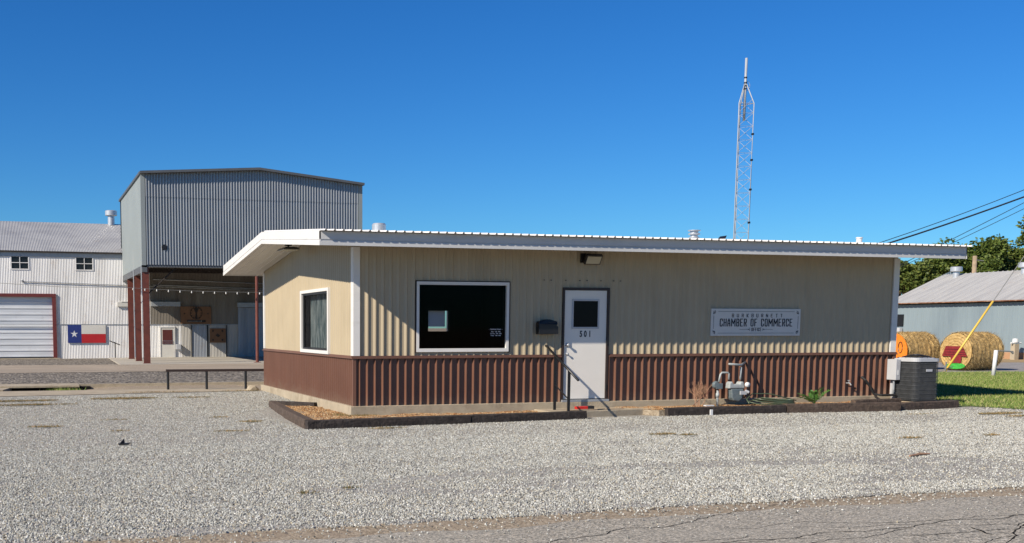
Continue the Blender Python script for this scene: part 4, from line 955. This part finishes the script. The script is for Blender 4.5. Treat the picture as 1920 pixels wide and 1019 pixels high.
# wooden emblem boards
T = thing('emblem_board', 'wide plywood board with a dark tree emblem in a ring', 'board', loc(1.85,-.1,1.8))
mb = MB(); mb.M = MS; mb.box(1.07,2.64,-.10,-.06,1.82,2.70); mb.build('board', M['plywood'], T)
mb = MB(); mb.M = MS; y_ = -.108; cx, cz = 1.87, 2.37
pp = [(cx+.31*math.cos(a), y_, cz+.31*math.sin(a)) for a in np.linspace(0, 6.283, 41)]; mb.tube(pp, .012, 5, cap=False)
for k in range(12):
    a = k*math.pi/6; mb.tube([(cx+.26*math.cos(a), y_, cz+.26*math.sin(a)), (cx+.29*math.cos(a), y_, cz+.29*math.sin(a))], .035, 6)
mb.prism([(cx-.07,y_,cz-.27),(cx+.07,y_,cz-.27),(cx+.03,y_,cz),(cx+.12,y_,cz+.22),(cx,y_,cz+.30),(cx-.12,y_,cz+.22),(cx-.03,y_,cz)], (0,.012,0))
for s in (-1, 1): mb.tube([(cx+.60*s,y_,cz-.03),(cx+.60*s,y_+.01,cz-.03)], .04, 10)
mb.box(cx-.48,cx+.48,y_-.002,y_+.01,1.90,2.02); mb.build('emblem', M['timber'], T)
mb = MB(); mb.M = MS; mb.box(cx+.23,cx+.27,y_-.008,y_-.003,1.94,1.98); mb.box(cx-.44,cx+.18,y_-.006,y_-.003,1.952,1.962); mb.build('banner_marks', M['flagwhite'], T)
T = thing('game_board', 'square plywood board with four dark corner dots and a diamond', 'board', loc(2.96,-.15,.85))
mb = MB(); mb.M = MS; mb.box(2.55,3.38,-.16,-.125,.86,1.59); mb.build('board', M['plywood'], T)
mb = MB(); mb.M = MS
for u in (2.71, 3.20):
    for z in (1.0, 1.46): mb.tube([(u,-.168,z),(u,-.16,z)], .052, 12)
mb.prism([(2.84,-.168,1.24),(2.97,-.168,1.13),(3.09,-.168,1.22),(2.95,-.168,1.33)], (0,.006,0)); mb.build('holes', M['timber'], T)
mb = MB(); mb.M = MS; mb.tube([(-2.28,-.55,.05),(-2.28,-.5,.92)], .03, 8); mb.tube([(-2.55,-.5,.97),(-2.02,-.45,.76)], .025, 6)
tag(mb.build('pump_handle', M['black'], None), 'thin black post with a tilted handle beside the painted flag', 'post')

# ------------------------------------------------------------------ tall canopy shelter
K = thing('drive_through_canopy', 'tall galvanised corrugated canopy box standing on red steel columns', 'canopy', (3.85, 32, .1))
kx0, kx1, ky = -.90, 8.60, 27.95
def ktop(x): return 7.98+(x-kx0)*(8.30-7.98)/(4.03-kx0) if x < 4.03 else 8.30-(x-4.03)*(8.30-7.83)/(kx1-4.03)
mb = MB(); KP = [(0,0),(.05,0),(.08,.045),(.13,.045),(.16,0),(.215,0)]; KP = sine(.118, .048, 6)
panel(mb, (kx0+.16,ky,0), (1,0,0), (0,-1,0), 0, kx1-kx0-.32, 4.23, lambda u: min(7.02, ktop(u+kx0+.16)), KP, .118)
panel(mb, (kx0+.16,ky-.012,0), (1,0,0), (0,-1,0), 0, kx1-kx0-.32, 7.00, lambda u: ktop(u+kx0+.16)-.02, KP, .118, kinks=[4.03-kx0-.16])
mb.build('front_sheeting', M['canopyfront'], K)
mb = MB(); panel(mb, (kx0,ky,0), (0,1,0), (-1,0,0), 0, 9.8, 4.20, 7.96, [(0,0),(.25,0),(.27,.012),(.29,0),(.30,0)], .30)
mb.build('side_sheeting', M['canopyside'], K); mb = MB()
panel(mb, (kx1,ky,0), (0,1,0), (1,0,0), 0, 10.4, 4.20, 7.82, [(0,0),(.25,0),(.27,.012),(.29,0),(.30,0)], .30)
mb.build('side_sheeting', M['canopyside'], K)
mb = MB(); mb.add([(kx0,ky-.25,ktop(kx0)),(4.03,ky-.25,ktop(4.03)),(kx1,ky-.25,ktop(kx1)),(kx0,38.4,ktop(kx0)),(4.03,38.4,ktop(4.03)),(kx1,38.4,ktop(kx1))], [(0,1,4,3),(1,2,5,4)])
mb.add([(kx0,38.38,5),(kx1,38.38,5),(kx1,38.38,ktop(kx1)),(4.03,38.38,ktop(4.03)),(kx0,38.38,ktop(kx0))], [(0,1,2,3,4)])
mb.build('canopy_roof', M['trimgrey'], K)
mb = MB()
for (xa, xb) in ((kx0-.05, 4.03), (4.03, kx1+.05)):
    mb.add([(x, y, ktop(x)+h) for x in (xa, xb) for y in (ky-.28, ky-.02) for h in (-.07, .03)], [(0,1,3,2),(4,6,7,5),(0,4,5,1),(2,3,7,6),(1,5,7,3),(0,2,6,4)])
mb.box(kx0-.07,kx0-.01,ky-.02,38.4,7.90,8.0); mb.build('roof_trim', M['trimgrey'], K)
mb = MB(); mb.box(kx0-.02,kx0+.16,ky-.045,ky-.0,4.20,7.93); mb.build('corner_trim', M['canopyside'], K)
mb = MB(); mb.box(kx1-.16,kx1+.02,ky-.045,ky,4.20,7.78); mb.build('corner_trim', M['canopyside'], K)
mb = MB(); mb.box(kx0,kx1,ky,ky+.2,4.13,4.23); mb.box(kx0,kx0+.2,ky,38,3.92,4.20); mb.box(kx1-.2,kx1,ky,38,4.10,4.20); mb.build('edge_beam', M['trimgrey'], K)
def ibeam(x, y, w=.26, f=.2):
    mb = MB(); mb.box(x-w/2,x+w/2,y-f/2,y-f/2+.02,.08,4.12); mb.box(x-w/2,x+w/2,y+f/2-.02,y+f/2,.08,4.12); mb.box(x-.012,x+.012,y-f/2+.02,y+f/2-.02,.08,4.12); mb.box(x-w/2-.04,x+w/2+.04,y-f/2-.04,y+f/2+.04,.06,.14)
    return mb.build('column', M['redsteel'], K)
for y in (28.1, 31.6, 35.2): ibeam(-.76, y)
for x, y in ((3.95,28.1),(8.5,28.1),(8.5,35.2)):
    mb = MB(); mb.tube([(x,y,.08),(x,y,4.2)], .07, 12); mb.box(x-.14,x+.14,y-.14,y+.14,.12,.15); mb.build('pipe_column', M['redsteel'], K, smooth=False)
for pa, pb in (((-.70,28.1,3.0),(.55,28.3,4.15)), ((-.76,31.7,2.6),(-.76,33.3,4.1)), ((-.76,28.2,3.0),(-.76,29.5,4.1)), ((-.76,35.2,2.2),(-.2,35.2,2.9))):
    mb = MB(); mb.tube([pa, pb], .03, 6); mb.build('brace', M['timber'], K)
mb = MB(); mb.box(-.76,8.5,33,33.12,4.15,4.35); mb.box(-.76,8.5,30.4,30.5,4.3,4.5); mb.build('rafter', M['timber'], K)
for yc in (28.0, 31.5): mb = MB(); mb.tube([(-.94,yc,.3),(-.94,yc,4.2)], .022, 6); mb.build('conduit', M['steelgrey'], K)
mb = MB(); mb.M = Matrix.Translation((.02,ky-.05,4.95))@Matrix.Rotation(R(90),4,'X'); mb.lathe([(0,.02),(.11,.02),(.12,0),(.12,-.02)], (0,0,0), 16); mb.M = None; mb.build('round_plate', M['black'], K)
# string lights
T = thing('string_lights', 'string of small bulbs strung across the canopy opening', 'string lights', (3.8, 27.9, 3.1))
xs_ = [(-1.65,3.245),(-.45,3.19),(.82,3.136),(1.83,3.112),(2.81,3.098),(3.9,3.096),(6,3.12),(8.5,3.2)]
mb = MB(); mb.tube([(x, 27.9, z+.03) for x, z in xs_], .008, 5); mb.tube([(-8.5,34.5,3.75),(-4,31.5,3.4),(-1.65,27.9,3.27)], .012, 5); mb.build('cable', M['guy'], T)
x = -1.3
for i in range(20):
    for (xa, za), (xb, zb) in zip(xs_, xs_[1:]):
        if xa <= x <= xb: z = za+(zb-za)*(x-xa)/(xb-xa)
    mb = MB(); mb.lathe([(0,-.07),(.022,-.055),(.028,-.03),(.018,0),(.012,.03)], (x, 27.9, z), 8); mb.build('bulb', M['bulb'], T, smooth=True); x += .485
# ------------------------------------------------------------------ low pipe rail, drain, rock
T = thing('pipe_barrier', 'low dark pipe barrier beyond the gravel lot', 'barrier', (-1, 8.4, .1))
mb = MB(); mb.bar((-2.32,8.55,.60), (.7,8.20,.60), .06, .06); mb.build('rail', M['rustdark'] if 'rustdark' in M else M['darkbrown'], T)
for x, y in ((-2.27,8.54),(-1.33,8.43),(-.37,8.32),(.55,8.22)):
    mb = MB(); mb.tube([(x,y,.0),(x,y,.54)], .032, 10); mb.build('post', M['black'], T)
T = thing('storm_drain', 'concrete kerb drain inlet with a black opening', 'drain', (-5.5, 11.2, 0))
mb = MB(); mb.box(-6.35,-4.3,10.75,11.9,.075,.128); mb.box(-6.5,-6.33,10.7,11.9,-.1,.10); mb.build('lid', M['concrete'], T, bevel=.006)
mb = MB(); mb.box(-6.3,-4.0,11.0,11.37,-.14,.0735); mb.box(-6.3,-3.7,10.3,11.3,-.1,g(-5,10.8)+.008); mb.build('opening', M['drain'], T)  # solid boxes coloured near-black to show the shade of the opening
mb = MB(); mb.prism([(-6.75,10.1,-.02),(-6.2,10.1,-.02),(-6.0,10.9,.0),(-6.35,11.0,.0)], (0,0,.09)); mb.build('apron', M['concrete'], T)
mb = MB(); vs = []
for i in range(30):
    a, b = random.uniform(0, 6.28), random.uniform(-.3, 1.4); vs.append((-.32+.17*math.cos(a)*math.cos(b), 7.75+.12*math.sin(a)*math.cos(b), .10+.13*math.sin(b)))
import bmesh
bm = bmesh.new(); [bm.verts.new(v) for v in vs]; bmesh.ops.convex_hull(bm, input=bm.verts); bm.verts.ensure_lookup_table(); bm.verts.index_update()
mb.add([v.co for v in bm.verts], [[v.index for v in f.verts] for f in bm.faces]); bm.free()
tag(mb.build('rock', M['concrete'], None), 'pale broken rock at the rear corner of the office', 'rock')
mb = MB(); mb.prism([(-4.42,-3.52,.02),(-4.28,-3.50,.02),(-4.26,-3.42,.02),(-4.40,-3.44,.02)], (0,0,.02)); mb.prism([(-4.40,-3.49,.04),(-4.34,-3.47,.04),(-4.35,-3.43,.09)], (.01,0,.01))
tag(mb.build('litter_scrap', M['black'], None), 'small black scrap lying alone on the gravel', 'litter')
mb = MB(); mb.tube([(5.0,-7.6,.025),(5.25,-7.5,.03),(5.42,-7.48,.025)], [.012,.02,.01], 5); tag(mb.build('wood_scrap', M['twig'], None), 'brown splinter of wood lying on the gravel near the road', 'wood')

# ------------------------------------------------------------------ right barn
Q = thing('metal_barn', 'low blue-grey metal barn with a rust-streaked roof', 'barn', (45, 12, .1))
bx, by0, by1 = 40.6, -10.0, 32.2
BP = [(0,0),(.10,0),(.12,.03),(.15,.03),(.17,0),(.30,0)]
mb = MB(); O = Vector((bx, 0, 0)); panel(mb, O, (0,1,0), (-1,0,0), by0, by1, .42, 2.86, BP, .30); panel(mb, (bx,by1,0), (1,0,0), (0,1,0), 0, 8, .42, lambda u: 2.9+u*.47 if u < 4 else 2.9+(8-u)*.47, BP, .30, kinks=[4])
mb.build('wall', M['barnwall'], Q)
mb = MB(); mb.box(bx-.04,bx+8,by0,by1+.03,-.1,.43); mb.build('foundation', mat('orange_stained_concrete', (.42,.24,.13), .9, var=.2, vscale=1), Q)
mb = MB(); mb.box(bx+.05,bx+7.9,by0,by1-.05,.4,2.85); mb.build('wall_backing', M['interior'], Q)
mb = MB(); us = []; y = by0-.3
while y < by1+.3:
    for a, dd in ((0,0),(.22,0),(.235,.03),(.26,.03),(.275,0)): us.append((y+a, dd))
    y += .30
us = [q for q in us if q[0] <= by1+.32]
for (xa, za, xb, zb) in ((bx-.3,2.93,bx+3.7,4.60),(bx+3.7,4.60,bx+7.8,2.93)):
    for (a, da), (b, db) in zip(us, us[1:]): mb.add([(xa,a,za+da),(xa,b,za+db),(xb,b,zb+db),(xb,a,zb+da)], [(0,1,2,3)])
QR = mb.build('roof', M['barnroof'], Q)
mb = MB(); mb.box(bx-.32,bx-.29,by0-.3,by1+.32,2.91,2.965); mb.build('eave_edge', M['rust'], Q)
for y in (31.03, 26.65): ventcap((bx+3.3, y, 4.50), .95, QR)
mb = MB(); mb.box(bx-.06,bx-.0,31.1,31.75,1.7,2.35); wn = mb.build('window', M['black'], Q)
mb = MB(); mb.box(bx-.25,bx-.06,31.1,31.75,1.35,1.62); mb.build('window_unit', M['acgrey'], Q)
# ------------------------------------------------------------------ hay bales
def straw_mat(name, c1, c2, c3):
    m, nt, b = newmat(name); n1 = noise_tex(nt, 9, 8, .75); n2 = noise_tex(nt, 60, 4, .6, sc=(.3,1,1))
    c = ramp(nt, n1.outputs['Fac'], [(.3, c1), (.5, c2), (.72, c3)]).outputs[0]
    nt.links.new(c, b.inputs['Base Color']); b.inputs['Roughness'].default_value = .9; b.inputs['Specular IOR Level'].default_value = .15
    bp = N(nt, 'ShaderNodeBump'); bp.inputs['Strength'].default_value = 1; bp.inputs['Distance'].default_value = .04
    nt.links.new(n2.outputs['Fac'], bp.inputs['Height']); nt.links.new(bp.outputs[0], b.inputs['Normal']); return m
M['straw'] = straw_mat('straw', (.30,.18,.06), (.52,.35,.14), (.66,.48,.22))
M['strawblade'] = mat('loose_straw', (.62,.45,.20), .8, var=.3, vscale=30)
M['paintred'] = mat('dark_red_paint', (.22,.012,.016), .8, var=.3, vscale=14, bump=1, bscale=30)
M['paintgreen'] = mat('green_paint', (.05,.42,.05), .8, var=.25, vscale=14, bump=1, bscale=30)
M['paintorange'] = mat('orange_paint', (.80,.22,.01), .8, var=.15, vscale=14, bump=1, bscale=30)
def bale(c, ang, L, r, label, painted):
    T = thing('hay_bale', label, 'hay bale', (c[0], c[1], c[2]-r), 'painted round hay bales')
    F = Matrix.Translation(c)@Matrix.Rotation(ang, 4, 'Z')      # local +x = axis away from the painted face
    def W3_(p): return F@Vector(p)
    mb = MB(); n = 72; m_ = 30; vs = []; fs = []
    for i in range(m_+1):
        x = L*i/m_
        for k in range(n):
            a = 2*math.pi*k/n; rr = r*(1+.018*math.cos(x*2*math.pi/.2))+.045*noise.noise(Vector((x*5, a*3, c[0])))+.015*noise.noise(Vector((x*20, a*14, c[0])))
            if i in (0, m_): rr *= .97
            zz = rr*math.sin(a); zz = max(zz, -r+.03)
            vs.append(W3_((x, rr*math.cos(a), zz)))
    for i in range(m_):
        for k in range(n): fs.append((i*n+k, (i+1)*n+k, (i+1)*n+(k+1) % n, i*n+(k+1) % n))
    mb.add(vs, fs)
    for x0, s in ((0, -1), (L, 1)):
        prev = None; vs = []; fs = []; rings = 22
        for j in range(rings+1):
            q = r*.97*j/rings
            for k in range(n):
                a = 2*math.pi*k/n; vs.append(W3_((x0+s*(.03*(1-(j/rings)**2)+.010*math.sin(j*1.9+a)+.012*noise.noise(Vector((j*.8, a*5, s)))), q*math.cos(a), max(q*math.sin(a), -r+.03))))
        for j in range(rings):
            for k in range(n): fs.append((j*n+k, j*n+(k+1) % n, (j+1)*n+(k+1) % n, (j+1)*n+k))
        mb.add(vs, fs)
    mb.build('roll', M['straw'], T, smooth=False)
    mb = MB()
    for _ in range(7500):
        a = random.uniform(0, 6.28); x = random.uniform(0, L); p = Vector((x, r*math.cos(a), r*math.sin(a)))
        if p.z < -r+.05: continue
        nn = Vector((0, math.cos(a), math.sin(a))); t = Vector((random.uniform(-.5,.5), -math.sin(a)*random.choice((-1,1)), math.cos(a)*random.choice((-1,1)))).normalized()
        q = p+t*random.uniform(.06,.15)+nn*random.uniform(.0,.07); wd = Vector((.006,0,0))
        mb.add([W3_(p-wd), W3_(p+wd), W3_(q)], [(0,1,2)])
    mb.build('loose_straw', M['strawblade'], T)
    def flat(pts, name, m, d=.075):
        mb = MB(); mb.prism([W3_((-d, -y, z)) for y, z in pts], F.to_3x3()@Vector((.03,0,0))); mb.build(name, m, T)
    if painted == 'house':
        flat([(-.36,.20),(.30,.20),(.52,-.16),(-.50,-.16)], 'painted_roof', M['paintred'])
        flat([(-.14,-.161),(.30,-.161),(.28,-.42),(-.12,-.42)], 'painted_wall', M['paintred'])
        mb = MB()
        for zz in (.08, -.02, -.10): mb.prism([W3_((-.082, -a, zz)) for a in (-.40+.1*(zz+.1), .50-.1*(zz+.1))]+[W3_((-.082, -a, zz+.012)) for a in (.50-.1*(zz+.1), -.40+.1*(zz+.1))], F.to_3x3()@Vector((.004,0,0)))
        mb.build('painted_shingle_lines', M['black'], T)
        flat([(.38*math.cos(t)+.08, -.50+.11*math.sin(t)) for t in np.linspace(0, 6.1, 16)], 'painted_grass', M['paintgreen'], .075)
    else:
        flat([(.66*math.cos(t), .66*math.sin(t)) for t in np.linspace(0, 6.1, 28)], 'painted_face', M['paintorange'], .07)
        mb = MB()
        mb.tube([W3_((-.078, -(.36+.09*math.cos(t)), .14+.20*math.sin(t))) for t in np.linspace(-2.2, 3.9, 16)], .014, 5); mb.tube([W3_((-.078, -(.32+.07*math.cos(t)), -.28+.07*math.sin(t))) for t in np.linspace(0, 5.6, 12)], .014, 5)
        mb.build('painted_strokes', M['black'], T)
# axis heading computed in site coordinates: bearing ~69 deg from camera forward
for c, lab, k in (((26.27,13.09,.77), 'round hay bale painted with a dark red house over green grass', 'house'), ((24.86,14.5,.77), 'round hay bale painted orange, half hidden behind the office corner', 'face')):
    bale(c, R(90-69+(-16.1)*-1-16.1+2) if False else R(5), 1.55, .68, lab, k)
# ------------------------------------------------------------------ guy wire, pipe post, pedestal
T = thing('guy_wire', 'steel guy wire in a bright yellow plastic guard slanting up from the lawn', 'guy wire', (23.2, 10.8, .15))
a_, b_ = Vector((23.77,11.0,.15)), Vector((25.19,10.59,2.5))
mb = MB(); mb.tube([a_, b_], .035, 10); mb.build('guard', M['yellow'], T, smooth=True)
mb = MB(); mb.tube([b_-(b_-a_)*.1, (26.16,10.31,4.09), (28.5,9.6,8.0)], .012, 6); mb.tube([a_+(b_-a_)*.03, a_-(b_-a_)*.10], .014, 6); mb.build('wire', M['guy'], T)
mb = MB(); mb.tube([(22.2,9.4,.1),(22.25,9.4,.55)], .025, 6); mb.tube([(22.2,9.4,.3),(22.6,9.5,.4)], .015, 6)
tag(mb.build('anchor_stub', M['guy'], None), 'short dark steel stub beside the yellow guard', 'stub')
T = thing('pipe_post', 'white pipe post with a thin arm standing on the lawn edge', 'post', (22.6, 8.1, .2))
sc_ = .895
def scp(p):  # slide toward the camera along the ground so it stands on the lawn at z=.2
    return tuple(Vector((CX, CY, 1.62))+(Vector(p)-Vector((CX, CY, 1.62)))*sc_)
mb = MB(); mb.tube([scp((24.84,10.08,-.02)), scp((24.88,10.06,.89))], .055, 12); mb.build('upright', M['whitepipe'], T, smooth=True)
mb = MB(); mb.tube([scp((24.88,10.06,.87)), scp((25.42,9.90,.85))], .016, 8); mb.tube([scp((25.36,9.92,.84)), scp((25.42,9.90,.78))], .03, 8); mb.build('arm', M['guy'], T)
T = thing('utility_pedestal', 'small grey concrete post with a white cap in front of the barn', 'post', (39.9, 23.2, .15))
mb = MB(); mb.box(39.75,40.0,23.1,23.35,.1,.85); mb.build('post', M['concrete'], T); mb = MB(); mb.lathe([(0,1.12),(.12,1.10),(.13,.98),(.13,.92)], (39.87,23.22,0), 12); mb.tube([(39.6,23.2,.9),(40.2,23.2,.9)], .04, 6); mb.build('cap', M['whitepipe'], T)
T = thing('wooden_pole', 'short pale wooden pole stub rising behind the barn roof', 'pole', (48.4, 34.3, .2))
mb = MB(); mb.tube([(48.45,34.28,.1),(48.45,34.28,3),(48.42,34.28,5.85)], [.15,.14,.12], 12); mb.build('shaft', M['polewood'], T, smooth=True)
mb = MB(); mb.tube([(48.5,34.2,5.6),(48.9,34.1,5.55)], .03, 6); mb.build('peg', M['guy'], T)
# overhead wires
def wire(pts, r, label, name='overhead_wire'):
    mb = MB(); mb.tube(pts, r, 5); tag(mb.build(name, M['wire'], None), label, 'wire', 'overhead wires')
def sag(a, b, s, n=14): a = Vector(a); b = Vector(b); return [a+(b-a)*t+Vector((0,0,-s*4*t*(1-t))) for t in np.linspace(0, 1, n)]
WIRES = [((15.2,6.4,3.46),(24.2,3.83,7.15),.20,.010,'thin black overhead wire, uppermost of the pair leaving the roof'),
         ((15.4,6.34,3.46),(24.2,3.83,6.80),.16,.022,'thick black overhead cable below the uppermost wire'),
         ((17.0,5.88,3.28),(24.2,3.83,7.2),.05,.009,'thin black overhead wire reaching the roof edge at its right end'),
         ((17.0,5.88,3.22),(24.2,3.83,6.95),.07,.008,'lowest overhead wire running toward the trees')]
for a, b, s, r_, lab in WIRES: wire(sag(a, b, s), r_, lab)
# ------------------------------------------------------------------ trees
def leaf_mat(name, stops, sc=1.2):
    m, nt, b = newmat(name); n = noise_tex(nt, sc, 3, .6); n2 = noise_tex(nt, 9, 1)
    c = ramp(nt, n2.outputs['Fac'], stops).outputs[0]
    nt.links.new(c, b.inputs['Base Color']); b.inputs['Roughness'].default_value = .55; b.inputs['Specular IOR Level'].default_value = .3
    tr = N(nt, 'ShaderNodeBsdfTranslucent'); nt.links.new(c, tr.inputs[0]); mx = N(nt, 'ShaderNodeMixShader'); mx.inputs[0].default_value = .25
    nt.links.new(b.outputs[0], mx.inputs[1]); nt.links.new(tr.outputs[0], mx.inputs[2]); nt.links.new(mx.outputs[0], nt.nodes['Material Output'].inputs[0]); return m
M['leafA'] = leaf_mat('oak_leaves', [(.35, (.045,.08,.015)), (.5, (.09,.135,.025)), (.65, (.17,.20,.04))])
M['leafB'] = leaf_mat('elm_leaves', [(.35, (.045,.075,.015)), (.5, (.09,.13,.025)), (.65, (.19,.20,.045))])
def tree(x, y, h, rx, rz, n, m, label, seed):
    rs = random.Random(seed); T = thing('tree', label, 'tree', (x, y, .1), 'trees behind the barn')
    mb = MB(); cz = h-rz
    mb.tube([(x,y,.1),(x+.1,y,cz*.5),(x,y,cz),(x+.1,y,h-.6*rz)], [.32,.26,.2,.08], 9)
    cl = []
    for k in range(46):
        a, b = rs.uniform(0, 6.28), rs.uniform(-.6, 1.45); q = rs.uniform(.45, 1)**.6
        cl.append((Vector((x+rx*q*math.cos(a)*math.cos(b), y+rx*q*math.sin(a)*math.cos(b), cz+rz*q*math.sin(b))), rs.uniform(.5, 1.15)*rx*.26))
    for k, (c, r_) in enumerate(cl[:22]): mb.tube([(x, y, cz*rs.uniform(.6, 1)), (Vector((x, y, cz))+c)/2+Vector((0,0,.2)), c], [.12,.07,.02], 5)
    mb.build('trunk', M['bark'], T)
    cr = MB(); vs = []; fs = []
    for i in range(n):
        c, r_ = cl[rs.randrange(len(cl))]
        d = Vector((rs.gauss(0,1), rs.gauss(0,1), rs.gauss(0,.75))).normalized()*r_*(rs.random()**.4)*(1.0+.35*rs.random()); p = c+d
        a, b = Vector((rs.gauss(0,1), rs.gauss(0,1), rs.gauss(0,.5))).normalized(), Vector((rs.gauss(0,1), rs.gauss(0,1), rs.gauss(0,1)))
        b = (b-a*b.dot(a)).normalized(); s = rs.uniform(.09, .18)
        k = len(vs); vs += [p-a*s, p+b*s*.6, p+a*s, p-b*s*.6]; fs.append((k, k+1, k+2, k+3))
    cr.add(vs, fs); cr.build('crown', m, T)
# (x, y) chosen on the line of trees behind the barn
tree(56.6, 48.3, 6.3, 2.7, 2.5, 15000, M['leafB'], 'lighter green bushy tree at the left end of the tree line behind the barn', 1)
tree(59.8, 47.8, 7.4, 2.8, 3.2, 17000, M['leafA'], 'dark green tree behind the nearer roof vent of the barn', 2)
tree(62.3, 46.9, 7.8, 2.9, 3.3, 17000, M['leafA'], 'dark dense tree behind the wooden pole stub', 3)
tree(65.0, 48.5, 7.7, 3.1, 3.5, 17000, M['leafB'], 'olive green tree right of the wooden pole stub', 4)
tree(66.9, 45.3, 11.0, 2.4, 4.4, 14000, M['leafA'], 'tallest tree, reaching over the others at the end of the tree line', 5)
scene.render.engine = 'CYCLES'
